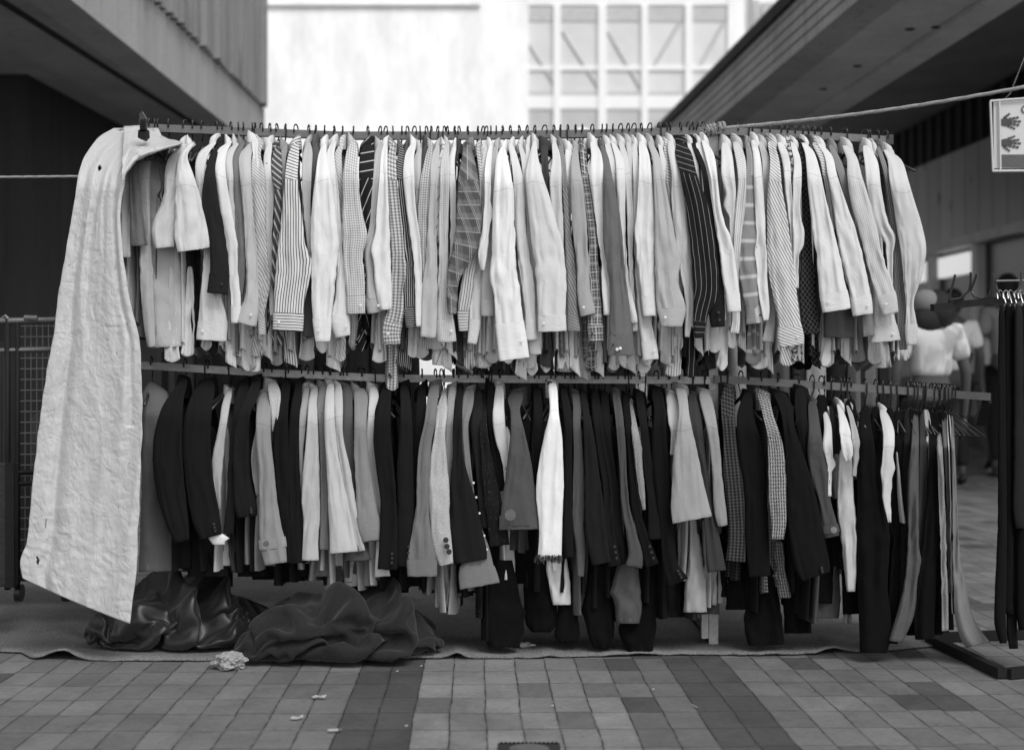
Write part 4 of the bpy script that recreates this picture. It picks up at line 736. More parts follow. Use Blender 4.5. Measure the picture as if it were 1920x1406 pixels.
# long skirts, trousers and coat tails hanging low behind the sleeves
TAILS = '''
skirt|pale boucle skirt hem|.55/.38|tweed|2|0|0|b|814,842,1050 816,845,1090 820,842,1138
skirt|grey boucle skirt hem|.36/.25|tweed|1|0|0|b|838,864,1050 842,864,1090 843,862,1142
skirt|sparkling black skirt|.03/.5|sparkle|1|0|0|b|880,950,1060 890,948,1100 896,950,1148
trousers|broad black trousers, leftmost of the low hems|.014|plain|3|0|0|b|912,960,1050 908,978,1130 908,982,1180 914,974,1212
coat|round black coat hem|.012|plain|1|0|0|b|980,1030,1050 982,1042,1120 986,1044,1170 996,1034,1184
coat|white knitted hem below the fringed cuff|.85|plain|3|0|0|b|1026,1062,1045 1024,1066,1072 1030,1069,1100 1036,1070,1133
trousers|flared black trouser hem|.016|plain|1|0|0|b|1052,1082,1070 1046,1082,1140 1040,1088,1190 1048,1082,1204
skirt|grey denim hem|.11|plain|1|0|0|b|1076,1104,1050 1078,1104,1100 1080,1104,1146
trousers|tapered black trouser hem|.014|plain|2|0|0|b|1104,1142,1060 1094,1148,1130 1100,1152,1180 1112,1146,1214
trousers|corduroy trousers with gathered hem|.1|plain|4|0|0|b|1160,1196,1050 1148,1200,1100 1152,1203,1140 1156,1200,1168
coat|large rounded black hem|.011|plain|2|0|0|b|1196,1226,1060 1186,1230,1120 1160,1230,1180 1176,1224,1222
coat|square black coat hem|.016|plain|1|0|0|b|1228,1278,1050 1226,1280,1110 1226,1280,1156
trousers|pale beige trousers above the mat|.4|plain|4|0|0|b|1294,1306,975 1292,1316,1040 1284,1324,1100 1282,1326,1147
coat|grey hem right of the pale trousers|.28|plain|3|0|0|b|1314,1334,975 1318,1342,1040 1322,1344,1090 1326,1344,1134
coat|black hem behind the post|.016|plain|0|0|0|b|1340,1362,1000 1340,1364,1060 1342,1364,1118
coat|dark coat hem with torn edge|.013|plain|1|0|0|b|1368,1410,1050 1362,1410,1100 1360,1412,1142
trousers|long black flared trousers|.014|plain|2|0|0|b|1404,1450,1040 1398,1462,1120 1396,1468,1180 1402,1470,1208
jacket|tweed sleeve end below the tweed jacket|.06/.5|boucle|5|0|0|b|1448,1468,1016 1452,1473,1060 1457,1480,1100 1461,1483,1120
trousers|black trousers right of the flared pair|.012|plain|1|0|0|b|1474,1512,1050 1470,1520,1130 1470,1522,1186
coat|charcoal grey coat skirt|.09|plain|3|0|0|b|1548,1573,1003 1532,1574,1060 1520,1575,1110 1520,1573,1158
shorts|speckled pale cloth strip|.5/.2|tweed|3|0|0|b|1574,1586,1000 1578,1594,1080 1580,1597,1130 1582,1596,1168
trousers|dark trousers behind the grey pair|.02|plain|1|0|0|b|1690,1720,1060 1690,1722,1130 1700,1722,1190
skirt|dark blue grey skirt|.05|plain|0|0|0|b|606,640,1010 604,642,1060 606,646,1096
skirt|grey skirt hem above the bundle|.09|plain|1|0|0|b|620,660,1010 616,650,1060 622,652,1090
jacket|white hem under the grey skirt|.6|plain|2|0|0|b|636,652,1020 640,664,1060 646,668,1090
skirt|mid grey tapered hem|.18|plain|1|0|0|b|672,690,1030 676,700,1060 690,708,1096
jacket|dark leather sleeve end|.07|plain|2|0|0|b|424,440,1000 430,446,1040 434,452,1072
coat|dark coat skirt|.03|plain|0|0|0|b|352,420,990 350,428,1040 352,430,1080
coat|black coat tail|.022|plain|0|0|0|b|450,496,980 448,500,1040 446,506,1080
coat|black coat tail left of the light jacket|.02|plain|0|0|0|b|520,570,1000 518,572,1050 520,572,1088
coat|dark coat tail left of the suede coat|.022|plain|0|0|0|b|716,764,1020 714,766,1070 720,766,1110
'''
UG = build_row(UPPER, False)
LG = build_row(LOWER+'\n'+TAILS.strip()[0:0], True) if False else build_row(LOWER, True)
def build_tails():
    seen = 0
    for i, ln in enumerate(TAILS.strip().split('\n')):
        kind, desc, shade, pat, rank, cuff, hem, fl, rr = [s.strip() for s in ln.split('|')]
        rows = [tuple(float(q) for q in r.split(',')) for r in rr.split()]
        sh = [float(q) for q in shade.split('/')]; sh = sh if len(sh) == 2 else [sh[0], sh[0]]
        xt = (rows[0][0]+rows[0][1])/2; D0 = 5.3; dn = D0-.1-.02*float(rank); seed = 400+i*2.3
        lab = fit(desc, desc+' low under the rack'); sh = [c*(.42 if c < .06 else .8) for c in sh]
        rp = railpt(xt, True, D0)
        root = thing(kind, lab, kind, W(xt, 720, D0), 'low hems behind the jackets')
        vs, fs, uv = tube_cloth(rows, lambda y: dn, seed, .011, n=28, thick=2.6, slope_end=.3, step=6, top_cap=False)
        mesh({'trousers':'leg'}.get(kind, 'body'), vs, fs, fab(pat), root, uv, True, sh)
        vs, fs, uv = body_mesh(xt, D0+.07, rp.z-.07, W(0, rows[0][2]+30, D0).z, seed, .012, .12, 0, .5)
        mesh('upper_part', vs, fs, fab(pat), root, uv, True, sh)
        hanger(rp+Vector((0,.0,0)), fit('hanger holding the '+lab, 'hanger for the '+lab, 'lower rail hanger for the '+lab), 'hangers on the lower rail')
build_tails()
def find(G, s):
    for g in G:
        if g['desc'].startswith(s): return g
# buttons, straps, fringe and other small parts
g = find(UG, 'dark grey shirt with two'); [disc(W(x, y, g['near']-.024), .0055, button_pale, g['root']) for x, y in ((1157,655),(1163,653))]
g = find(UG, 'black shirt with buttoned'); [disc(W(x, y, g['near']-.02), .005, button_dark, g['root']) for x, y in ((1347,586),(1349,600))]
g = find(LG, 'light boucle'); [disc(W(x, y, g['near']-.03), .0095, button_dark, g['root'], t=.006) for x, y in ((836,1012),(838,1024),(842,1034))]
def strap(G, s, ybase, h, bx, by, br, bm, grow=2.5):
    g = find(G, s); r = g['rows']; m, n_ = fab(g['pat']), 24
    vs, fs, uv = tube_cloth(r, lambda y: g['near'], 3.3, .001, y0=ybase, y1=ybase+h, grow=grow, step=4, swap=True, top_cap=False)
    mesh('sleeve_strap', vs, fs, m, g['root'], uv, True, [c*1.12 for c in g['sh']])
    disc(W(bx, by, g['near']-.042), br, bm, g['root'], t=.006)
strap(LG, 'grey coat with buttoned', 1009, 19, 499, 1019, .010, plain('brown_button', .12, .4))
strap(LG, 'dark grey coat with buttoned', 984, 16, 1563, 993, .011, plain('horn_button', .2, .4), 2)
g = find(LG, 'large grey coat with big'); vs, fs, uv = tube_cloth(g['rows'], lambda y: g['near'], 5.1, .001, y0=966, y1=992, grow=2.2, step=4, swap=True, top_cap=False)
mesh('cuff_band', vs, fs, fab('plain'), g['root'], uv, True, [c*1.1 for c in g['sh']]); disc(W(957, 965, g['near']-.044), .019, plain('covered_button', .13, .8), g['root'], t=.008)
g = find(LG, 'brilliant white'); m = MB(); rr = random.Random(4)
for i in range(150):
    x = 1004+50*rr.random(); p = W(x, 1042+rr.uniform(-3,4), g['near']-.03+rr.uniform(0,.02)); q = p+Vector((rr.uniform(-.008,.008), rr.uniform(-.008,.004), -rr.uniform(.008,.022))); m.tube([p, (p+q)/2+Vector((rr.uniform(-.004,.004),0,0)), q], .0012, 4)
m.build('cuff_fringe', wire, g['root'])
m = MB()
for i in range(60):
    t_ = rr.random(); x = 1028+12*t_+rr.uniform(-5,5); p = W(x, 714+26*t_+rr.uniform(-4,4), 5.3-.09-rr.random()*.02); q = p+Vector((rr.uniform(-.006,.006), -.006, rr.uniform(-.008,.004))); m.tube([p, q], .002, 4)
m.build('collar_trim', wire, g['root'])
g = find(LG, 'black jacket with a white'); vs, fs, uv = tube_cloth([(384,396,992),(386,420,1000),(398,422,1020)], lambda y: g['near']+.01, 8, .003, n=16, thick=.8, slope_end=0); mesh('inner_cuff', vs, fs, fab('plain'), g['root'], uv, True, [.72,.5])
g = find(LG, 'bleached denim'); [disc(W(x, y, 5.3-.25), .007, button_dark, g['root'], 'eyelet', .003) for x, y in ((1594,975),(1598,995),(1602,1013))]
g = find(LG, 'grey coat with long'); [disc(W(x, y, g['near']-.012), .004, button_pale, g['root'], 'stud', .003) for x, y in ((888,905),(893,932),(899,962),(908,1004),(913,1030))]
# ---------------------------------------------------------------- second rack behind (seen through the gap)
bk = thing('clothes_rack', 'dark rack of blurred clothes standing behind the front rack', 'rack', (0, 6.4, 0))
MB().tube([W(300,420,6.5), W(1620,420,6.5)], .014, sq=True).build('rail', steel_dark, bk)
for x in (310, 1615):
    p = W(x, 700, 6.5); MB().tube([(p.x,p.y,0),(p.x,p.y,W(0,418,6.5).z)], .014, sq=True).build('post', steel_dark, bk)
rr = random.Random(12); x = 330; k = 0
while x < 1600:
    wpx = rr.uniform(20, 44)
    if not (778 < x < 850):
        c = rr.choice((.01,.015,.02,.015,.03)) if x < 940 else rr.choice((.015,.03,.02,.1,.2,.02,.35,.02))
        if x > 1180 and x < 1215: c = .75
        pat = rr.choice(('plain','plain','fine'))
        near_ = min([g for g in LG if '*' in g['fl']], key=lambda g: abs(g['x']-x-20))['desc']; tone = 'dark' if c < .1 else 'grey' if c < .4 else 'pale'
        lb_ = [f'{p_} {tone} garment on the rear rack behind the {near_}' for p_ in ('blurred', 'narrow blurred', 'further blurred', 'half hidden')]
        root = thing('garment', fit(*lb_, *[f'{tone} blurred garment behind the {near_}', f'{tone} garment behind the {near_}', f'rear {tone} garment behind the {near_}']), 'garment', W(x, 430, 6.5), 'clothes on the rack behind')
        rows = [(x+wpx*.3, x+wpx*.7, 450), (x, x+wpx, 480), (x-2, x+wpx+1, 620), (x-3, x+wpx+3, 700+rr.uniform(0,20)), (x-5, x+wpx+5, 900), (x-4, x+wpx+3, rr.uniform(1050,1104))]
        vs, fs, uv = tube_cloth(rows, lambda y: 6.35, x, .012, n=18, thick=3.2, step=22, slope_end=0)
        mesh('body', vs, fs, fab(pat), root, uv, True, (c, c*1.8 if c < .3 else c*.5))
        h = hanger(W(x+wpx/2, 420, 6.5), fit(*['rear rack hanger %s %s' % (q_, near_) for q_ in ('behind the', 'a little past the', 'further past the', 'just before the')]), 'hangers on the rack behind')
    x += wpx+rr.uniform(0, 6); k += 1
# ---------------------------------------------------------------- white sheet over the left end
def tarp_mat():
    t = NT('woven_plastic_sheet', .55, .35); o = t.obj(); a = t.noise(t.mapv(o, (1,1,.6)), 9, 5, .65, .8); b = t.noise(o, 48, 5, .65, 1.5); s = t.noise(t.mapv(o, (1,1,.3)), 3, 4, .6)
    c = t.M('MULTIPLY', .5, t.M('ADD', t.M('MULTIPLY_ADD', a, .16, .9), t.M('MULTIPLY_ADD', s, .3, -.14)))
    sp = t.smooth(t.noise(o, 55, 1), .77, .8); t.col(t.mix(t.M('MULTIPLY', sp, .6), c, .1))
    cr = t.M('ABSOLUTE', t.M('SUBTRACT', t.noise(o, 11, 3, .5, .8), .5)); c2 = t.M('ABSOLUTE', t.M('SUBTRACT', t.noise(t.mapv(o, (1.4,1,.8)), 27, 3, .5, .5), .5))
    t.bump(t.M('ADD', t.M('MULTIPLY', cr, 2.2), t.M('ADD', t.M('MULTIPLY', c2, 1.1), t.M('MULTIPLY', b, .12))), .5, .01); return t.m
tm = tarp_mat()
TR = [(214,296,241),(186,300,258),(160,262,292),(149,240,320),(144,232,350),(136,226,400),(124,230,470),(109,243,560),(99,262,640),(87,265,700),(76,267,780),(62,263,900),(56,259,980),(50,256,1040),(38,250,1082),(43,243,1122)]
ys = [r[2] for r in TR]
def sheet(rowfn, y0, y1, dfn, nx, ny, seed, amp, shear, hole=()):
    vs, uv = [], []
    for i in range(ny+1):
        y = y0+(y1-y0)*i/ny; l, r = rowfn(y)
        for j in range(nx+1):
            u = j/nx; x = l+(r-l)*u
            f = .022*(.3-abs(nz(u*3.2+seed, y*.0021, seed)))*2+.012*nz(u*7+y*.004, y*.006, seed+1)+.0045*nz(u*16+y*.01, y*.035, seed+2)+.0022*(.5-abs(nz(u*30, y*.09, seed+9)))*2
            f += .02*math.exp(-((u-.88-.00003*(y-500))/.035)**2)*(1 if y < 800 else 0)*-1
            f += -.035*math.exp(-((u-.22)/.05)**2)*min(1, max(0, (y-420)/300)); f += .006*(.5-abs(nz(u*9, y*.05, 77)))*math.exp(-((y-1040)/60)**2)
            yy = y+shear(u, y); ex = 1.8*nz(y*.03, u*3, 4)*(1 if u in (0,1) else 0)
            vs.append(W(x+ex, yy, dfn(u, y)-f*amp*.62)); uv.append([x/500, yy/500])
    fs = []
    for i in range(ny):
        for j in range(nx):
            y = y0+(y1-y0)*(i+.5)/ny; l, r = rowfn(y); x = l+(r-l)*(j+.5)/nx
            if any(((x-hx)/rx)**2+((y-hy)/ry)**2 < 1+.5*nz(x*.4, y*.4, 1) for hx, hy, rx, ry in hole): continue
            a = i*(nx+1)+j; fs.append((a, a+1, a+nx+2, a+nx+1))
    return vs, fs, uv
sheet_root = thing('plastic_sheet', 'large creased white plastic sheet draped over the left end of the rack', 'sheet', W(160, 1120, 5.0))
dd = lambda u, y: 5.26-.3*math.sin(min(1, max(0, (y-241)/120))*PI/2)-.03*u*min(1, (y-241)/300)+.06*(1-u)
sh = lambda u, y: (u-.45)*85*max(0, (y-880)/242)**1.3 + (u*(1-u))*12*max(0,(y-880)/242)
vs, fs, uv = sheet(lambda y: (hermite(ys, [r[0] for r in TR], y), hermite(ys, [r[1] for r in TR], y)), 241, 1122, dd, 90, 330, 3, 1., sh,
                   ((187,316,3.5,5),(71,1068,2.2,8),(86,992,1.2,10)))
o = mesh('drape', vs, fs, tm, sheet_root, uv, True); sm = o.modifiers.new('thickness', 'SOLIDIFY'); sm.thickness = .0015
# back half behind the rail
vs, fs, uv = sheet(lambda y: (hermite(ys, [r[0] for r in TR], y)+12, hermite(ys, [r[1] for r in TR], y)-8), 241, 1000, lambda u, y: 5.28+.26*min(1, (y-241)/80), 24, 60, 9, 1., lambda u, y: 0)
o = mesh('back_drape', vs, fs, tm, sheet_root, uv, True); sm = o.modifiers.new('thickness', 'SOLIDIFY'); sm.thickness = .0015
# folded flap over the first shirts
FT = [(232,238),(262,236),(290,246),(315,262),(342,266)]; FBm = [(228,346),(238,322),(256,302),(290,286),(340,270)]
vs, uv = [], []; nx, ny = 46, 30
for i in range(ny+1):
    v = i/ny
    for j in range(nx+1):
        u = j/nx; q = u*4; k = min(3, int(q)); t_ = q-k
        tx, ty = [FT[k][c]+(FT[k+1][c]-FT[k][c])*t_ for c in (0,1)]; bx, by = [FBm[k][c]+(FBm[k+1][c]-FBm[k][c])*t_ for c in (0,1)]
        d_ = 5.25-.35*math.sin(min(1, v*1.15)*PI/2)+.1*u*v-.02*nz(u*4, v*5, 3)-.012*(.4-abs(nz(u*6+v*3, v*3, 8)))
        vs.append(W(tx+(bx-tx)*v+1.5*nz(u*8, v*8, 5), ty+(by-ty)*v+1.5*nz(u*9, v*7, 2), d_)); uv.append([u*.2, v*.2])
fs = [(i*(nx+1)+j, i*(nx+1)+j+1, (i+1)*(nx+1)+j+1, (i+1)*(nx+1)+j) for i in range(ny) for j in range(nx)]
o = mesh('flap', vs, fs, tm, sheet_root, uv, True); sm = o.modifiers.new('thickness', 'SOLIDIFY'); sm.thickness = .002
cl = thing('spring_clamp', 'dark spring clamp pinching the white sheet to the rail end', 'clamp', W(266, 262, 4.95))
a = lambda x, y, d=4.97: W(x, y, d)
MB().prism([a(261,214),(a(266,209)),a(274,222),a(273,246),a(262,246)], (0,.02,0)).build('handle', wire, cl)
m = MB(); [m.tube([a(262,y,4.962), a(273,y-1,4.962)], .002, 5) for y in (226,230,234,238,242)]; m.build('grip', steel_dark, cl)
MB().prism([a(259,244),a(276,243),a(277,256),a(270,263),a(258,258)], (0,.03,0)).build('jaw', steel_dark, cl)
# ---------------------------------------------------------------- dark cloth bundles on the ground
def cloth_dark(name, shade, rough, weave, spec):
    t = NT(name, rough, spec); o = t.obj(); a = t.noise(o, 7, 3); b = t.noise(t.mapv(o, (1,1,1.6)), 190, 2); s = t.n('SeparateXYZ'); t.t.links.new(o, s.inputs[0])
    t.col(t.M('MULTIPLY', shade, t.M('ADD', t.M('MULTIPLY_ADD', a, .4, .8), t.M('MULTIPLY_ADD', b, 1.8, -.9)))); t.bump(t.M('ADD', t.M('MULTIPLY', b, .5), a), weave, .004)
    t.b.inputs['Sheen Weight'].default_value = .12; return t.m
def heap(k, px, d, wid, hgt, dep, mt, label, rz):
    vs, fs = HEAPS[k]; lo = [min(v[i] for v in vs) for i in range(3)]; hi = [max(v[i] for v in vs) for i in range(3)]
    sc = [wid/(hi[0]-lo[0]), dep/(hi[1]-lo[1]), hgt/(hi[2]-lo[2])]; c0 = W(px, 700, d)
    P = [Vector((c0.x+(v.x-(lo[0]+hi[0])/2)*sc[0], d+(v.y-(lo[1]+hi[1])/2)*sc[1], .012+(v.z-lo[2])*sc[2])) for v in vs]
    o = mesh('cloth_bundle', P, fs, mt, None, None, True); q = o.modifiers.new('smooth', 'SUBSURF'); q.levels = 1; q.render_levels = 1
    tag(o, label, 'cloth bundle', 'dark cloth bundles on the mat')
heap(0, 352, 5.33, .70, .31, .46, cloth_dark('shiny_black_cloth', .009, .42, .3, .5), 'left heap of shiny black cloth on the mat under the coats', 0)
heap(1, 642, 5.13, .72, .275, .50, cloth_dark('charcoal_wool_cloth', .017, .8, .6, .15), 'right heap of folded charcoal wool cloth lying at the mat edge', 0)
# ---------------------------------------------------------------- mat
def mat_m():
    t = NT('coarse_carpet', .98, .02); o = t.obj(); a = t.noise(o, 6, 4); b = t.noise(o, 130, 2); d = t.noise(t.mapv(o, (1,.7,1)), 2.2, 4)
    t.col(t.M('MULTIPLY', .18, t.M('ADD', t.M('MULTIPLY_ADD', a, .5, .7), t.M('MULTIPLY_ADD', b, 1.6, -.8)))); t.bump(b, .8, .008); return t.m
def gp(px, py, z=0): d = (H-z)*F/(py-711); return Vector(((px-960)/F*d, d, z))
mm = mat_m()
front = [(0,1224),(40,1226),(60,1237),(120,1238),(200,1240),(330,1241),(480,1240),(640,1240),(720,1236),(870,1236),(1000,1235),(1100,1233),(1290,1229),(1420,1231),(1530,1228),(1560,1225),(1640,1224),(1750,1214)]
mat_root = None
vs = []; nx, ny = 330, 26
for i in range(ny+1):
    v = i/ny
    for j in range(nx+1):
        px = 0+1750*j/nx; py = crom(front, px)+1.2*nz(px*.05, 3, 1); p = gp(px, py)
        q = Vector((p.x*1.3, 7.2, 0)); r = p.lerp(q, v)
        z = .009+.004*nz(r.x*4, r.y*4, 2)+(.012*max(0, nz(px*.017, 5, 9))*math.exp(-v*9))
        for hx, hw_, hh in ((118,28,.03),(858,14,.012),(1200,30,.008),(1560,35,.012)): z += hh*math.exp(-((px-hx)/hw_)**2)*math.exp(-v*14)
        r.z = z; vs.append(r)
fs = [(i*(nx+1)+j, i*(nx+1)+j+1, (i+1)*(nx+1)+j+1, (i+1)*(nx+1)+j) for i in range(ny) for j in range(nx)]
o = mesh('mat', vs, fs, mm, None, None, True); sm = o.modifiers.new('t', 'SOLIDIFY'); sm.thickness = .006; tag(o, 'long thin grey carpet mat with ragged edge under the rack', 'mat')
vs = []; 
for i in range(9):
    for j in range(41):
        px = -120+190*j/40; v = i/8; p = gp(px, crom([(-120,1222),(20,1224),(70,1205)], px)); q = Vector((p.x*1.2, 7.1, 0)); r = p.lerp(q, v); r.z = .0035+.001*nz(px*.03, v, 3); vs.append(r)
o = mesh('mat', vs, [(i*41+j, i*41+j+1, (i+1)*41+j+1, (i+1)*41+j) for i in range(8) for j in range(40)], mm, None, None, True); tag(o, 'thin under layer of carpet left of the white sheet', 'mat')
# ---------------------------------------------------------------- litter, drain
def crumple(name, label, cat, c, r, m, seed, sc=(1,1,.7), sub=4):
    bm = bmesh.new(); bmesh.ops.create_icosphere(bm, subdivisions=sub, radius=1)
    for v in bm.verts:
        n_ = v.co.normalized(); k = 1+.45*nz(n_.x*2+seed, n_.y*2, n_.z*2)-.35*abs(nz(n_.x*5+seed, n_.y*5, n_.z*5)); v.co = Vector((n_.x*sc[0], n_.y*sc[1], n_.z*sc[2]))*k*r
    me = bpy.data.meshes.new(name); bm.to_mesh(me); bm.free(); me.materials.append(m); o = bpy.data.objects.new(name, me); C.objects.link(o); o.location = c; tag(o, label, cat); return o
def bagm():
    t = NT('crumpled_plastic', .3, .5); o = t.obj(); a = t.noise(o, 60, 5, .7, 1.); t.col(t.M('MULTIPLY_ADD', a, .5, .22)); t.bump(a, 1., .02); t.b.inputs['Alpha'].default_value = 1; return t.m
crumple('plastic_bag', 'crumpled translucent plastic bag on the paving before the black heap', 'litter', gp(426,1256)+Vector((0,.02,.026)), .052, bagm(), 3, (1.15,1,.6))
pale = plain('paper_scrap', .36, .8, .3, 60); leafm = plain('dry_leaf', .3, .8, .5, 40)
def scrap(name, label, cat, px, py, pts, m):
    p = gp(px, py); b = MB(); n = len(pts); b.prism([(p.x+x*.75, p.y+y*.75, .006+z) for x, y, z in pts], (0,0,.0025)); o = b.build(name, m); tag(o, label, cat)
scrap('paper_scrap', 'torn pale paper scrap right of the bag, nearer the bundle', 'litter', 598, 1311, [(-.03,0,0),(-.015,.012,.004),(.008,.006,.001),(.03,.014,.005),(.024,-.012,0),(0,-.006,.003),(-.02,-.01,0)], pale)
scrap('paper_scrap', 'small twisted paper scrap on the paving at lower left of centre', 'litter', 556, 1350, [(-.022,-.012,0),(-.018,.008,.003),(.006,.004,0),(.02,.02,.006),(.026,.006,.003),(.004,-.012,0)], pale)
cg = thing('cigarette_end', 'white cigarette end lying beside the dark brick strip', 'litter', gp(626,1368))
a = gp(614,1369,.008); b = gp(634,1368,.008); c = gp(641,1367.5,.008); MB().tube([a, b], .0042, 8).build('paper', pale, cg, smooth=True); MB().tube([b, c], .0043, 8).build('filter', plain('filter_tan', .12), cg, smooth=True)
scrap('match_stick', 'thin curved twist of thread on the right dark strip', 'litter', 1303, 1327, [(-.012,.03,0),(-.008,.0,.001),(.004,-.03,0),(.006,-.028,0),(-.005,0,.001),(-.01,.03,0)], pale)
crumple('dry_leaf', 'crumpled dry leaf on the mat below the black trousers', 'leaf', gp(984,1219)+Vector((0,0,.02)), .028, leafm, 8, (1.3,.8,.35), 3)
for i, (px, py) in enumerate(((762,1365),(1036,1327),(790,1252),(1225,1296),(745,1262))):
    scrap('paper_fleck', ['tiny pale fleck on the left dark strip', 'tiny fleck on the paving at right of centre', 'tiny fleck at the top of the left dark strip', 'tiny fleck left of the right dark strip', 'tiny fleck on the paving below the wool bundle'][i], 'litter', px, py, [(-.006,-.003,0),(-.002,.008,0),(.006,.003,.002),(.003,-.006,0)], pale)
dr = thing('drain_cover', 'small metal drain cover set in the paving at the bottom edge', 'drain', gp(992,1420))
c = gp(992, 1402); R_ = .085
def ringp(r, n=40): return [(c.x+r*math.cos(2*PI*i/n), c.y-.035+r*math.sin(2*PI*i/n)) for i in range(n)]
x0, y0, x1, y1 = c.x-.082, c.y-.115, c.x+.082, c.y+.042
MB().box((x0,y0,.0012), (x1,y1,.004)).build('frame', plain('cast_iron', .03, .6), dr)
m = MB()
for i in range(14):
    m.box((x0+.006+i*.0112, y1-.014, .004), (x0+.0125+i*.0112, y1-.005, .008))
m.box((x0+.006, y1-.0145, .0039), (x1-.006, y1-.0135, .006)); m.build('frame_teeth', steel_dark, dr)
m = MB(); m.prism([(x, y, .004) for x, y in ringp(.052)], (0,0,.004)); m.prism([(x, y, .008) for x, y in ringp(.04)], (0,0,.002)); m.build('lid', plain('worn_iron', .12, .5), dr)
# ---------------------------------------------------------------- ropes
def rope_m():
    t = NT('twisted_rope', .9, .1); o = t.obj(); a = t.noise(o, 90, 3); t.col(t.M('MULTIPLY_ADD', a, .3, .2)); t.bump(a, .6, .004); return t.m
rm = rope_m()
def rope(name, label, pts, r, turns, m=rm, root=None):
    pts = [Vector(p) for p in pts]; L = [0]
    for i in range(len(pts)-1): L.append(L[-1]+(pts[i+1]-pts[i]).length)
    N = int(L[-1]/.006); b = MB()
    for s in range(3):
        q = []
        for i in range(N+1):
            l = L[-1]*i/N; k = max(j for j in range(len(pts)-1) if L[j] <= l+1e-9); t = (l-L[k])/(L[k+1]-L[k]); p = pts[k].lerp(pts[k+1], t)
            dr_ = (pts[k+1]-pts[k]).normalized(); a = dr_.cross(Vector((0,0,1))).normalized() if abs(dr_.z) < .9 else Vector((1,0,0)); bb = a.cross(dr_); th = 2*PI*(l*turns+s/3)
            q.append(p+(a*math.cos(th)+bb*math.sin(th))*r*.55)
        b.tube(q, r*.6, 6)
    if root: return b.build(name, m, root, smooth=True)
    return tag(b.build(name, m, smooth=True), label, 'rope')
rt = thing('rope', 'twisted rope tied to the rail joint and stretching up to the right', 'rope', W(1345, 245, 5.25))
pts = [W(1350,241,5.27).lerp(W(2010,147,4.5), i/30)-Vector((0,0,.018*math.sin(PI*i/30))) for i in range(31)]
rope('line', '', pts, .0065, 60, root=rt)
kn = []
for i in range(70):
    t = i/69*PI*9; s = i/69; c = W(1322+34*s, 247-8*s, 5.3); kn.append(c+Vector((.004*math.sin(t*.7), .022*math.cos(t), .018*math.sin(t)))) 
rope('knot', '', kn, .006, 60, root=rt)
m = MB(); rr = random.Random(2)
for i in range(36):
    p = W(1330+rr.uniform(-12,24), 240+rr.uniform(-4,8), 5.25); m.tube([p, p+Vector((rr.uniform(-.02,.02), -.01, rr.uniform(-.01,.025)))], .0009, 4)
m.build('frayed_end', rm, rt)
rope('rope', 'thin rope stretching left from behind the white sheet', [W(-60,333,5.9), W(150,331,5.6)], .005, 60)
# ---------------------------------------------------------------- wire cage trolley at the left
cg = thing('cage_trolley', 'dark wire mesh cage trolley behind the white sheet', 'trolley', W(50, 1100, 5.7))
DC = 5.75
def bar(name, pts, r, m, root): return MB().tube(pts, r, 8).build(name, m, root, smooth=True)
c_ = lambda x, y, d=DC: W(x, y, d)
for x, y0 in ((14,598),(33,606),(118,600)): bar('post', [c_(x,y0), c_(x,1105)], .013 if x == 14 else .011, steel_dark, cg)
for y in (600, 655, 884, 905, 1080): bar('rail', [c_(-120,y+4), c_(120,y)], .009 if y != 600 else .012, steel_top if y < 700 else steel_dark, cg)
m = MB()
for i in range(15): m.tube([c_(36+i*11,606), c_(36+i*11,1080)], .0022, 4)
for i in range(24): m.tube([c_(33,612+i*20), c_(200,610+i*20)], .0024, 4)
for i in range(8): m.tube([c_(8-i*9,660), c_(8-i*9,880)], .0016, 4)
m.build('wire_mesh', steel_top, cg)
m = MB(); [m.tube([c_(2+i*22,598+1*i), c_(10+i*22,592), c_(18+i*22,600)], .006, 6) for i in range(1)]; m.tube([c_(46,596,5.7), c_(70,597,5.7)], .011, 8); m.build('clip', steel_top, cg)
wood = plain('dark_worn_board', .02, .8, .8, 5, .3, .2, 0, (1,1,.15))
MB().prism([c_(-80,640,6.2), c_(200,640,6.2), c_(200,1090,6.2), c_(-80,1090,6.2)], (0,.03,0)).build('board', wood, cg)
MB().prism([c_(56,780,6.0), c_(82,770,6.0), c_(88,880,6.0), c_(60,884,6.0)], (0,.02,0)).build('folded_card', plain('grey_card', .05), cg)
p = c_(40,1100); 
for x in (20, 110):
    q = c_(x,1118); m = MB(); m.tube([q+Vector((-.012,.1,0)), q+Vector((.012,.1,0))], .035, 16, up=(0,1,0)); m.build('wheel', wire, cg, smooth=False)
bx = thing('wooden_box', 'dark battered wooden box at the left picture edge', 'box', W(0, 1100, 5.45))
q = W(27, 868, 5.45); r_ = W(-90, 1100, 5.45)
bevel(MB().box((r_.x, 5.45, r_.z), (q.x, 5.5, q.z)).build('crate_side', plain('painted_wood', .025, .6, .6, 9, .4), bx), .006)
MB().box((q.x-.03, 5.437, r_.z-.002), (q.x+.003, 5.449, q.z+.003)).build('edge_strip', steel_dark, bx)
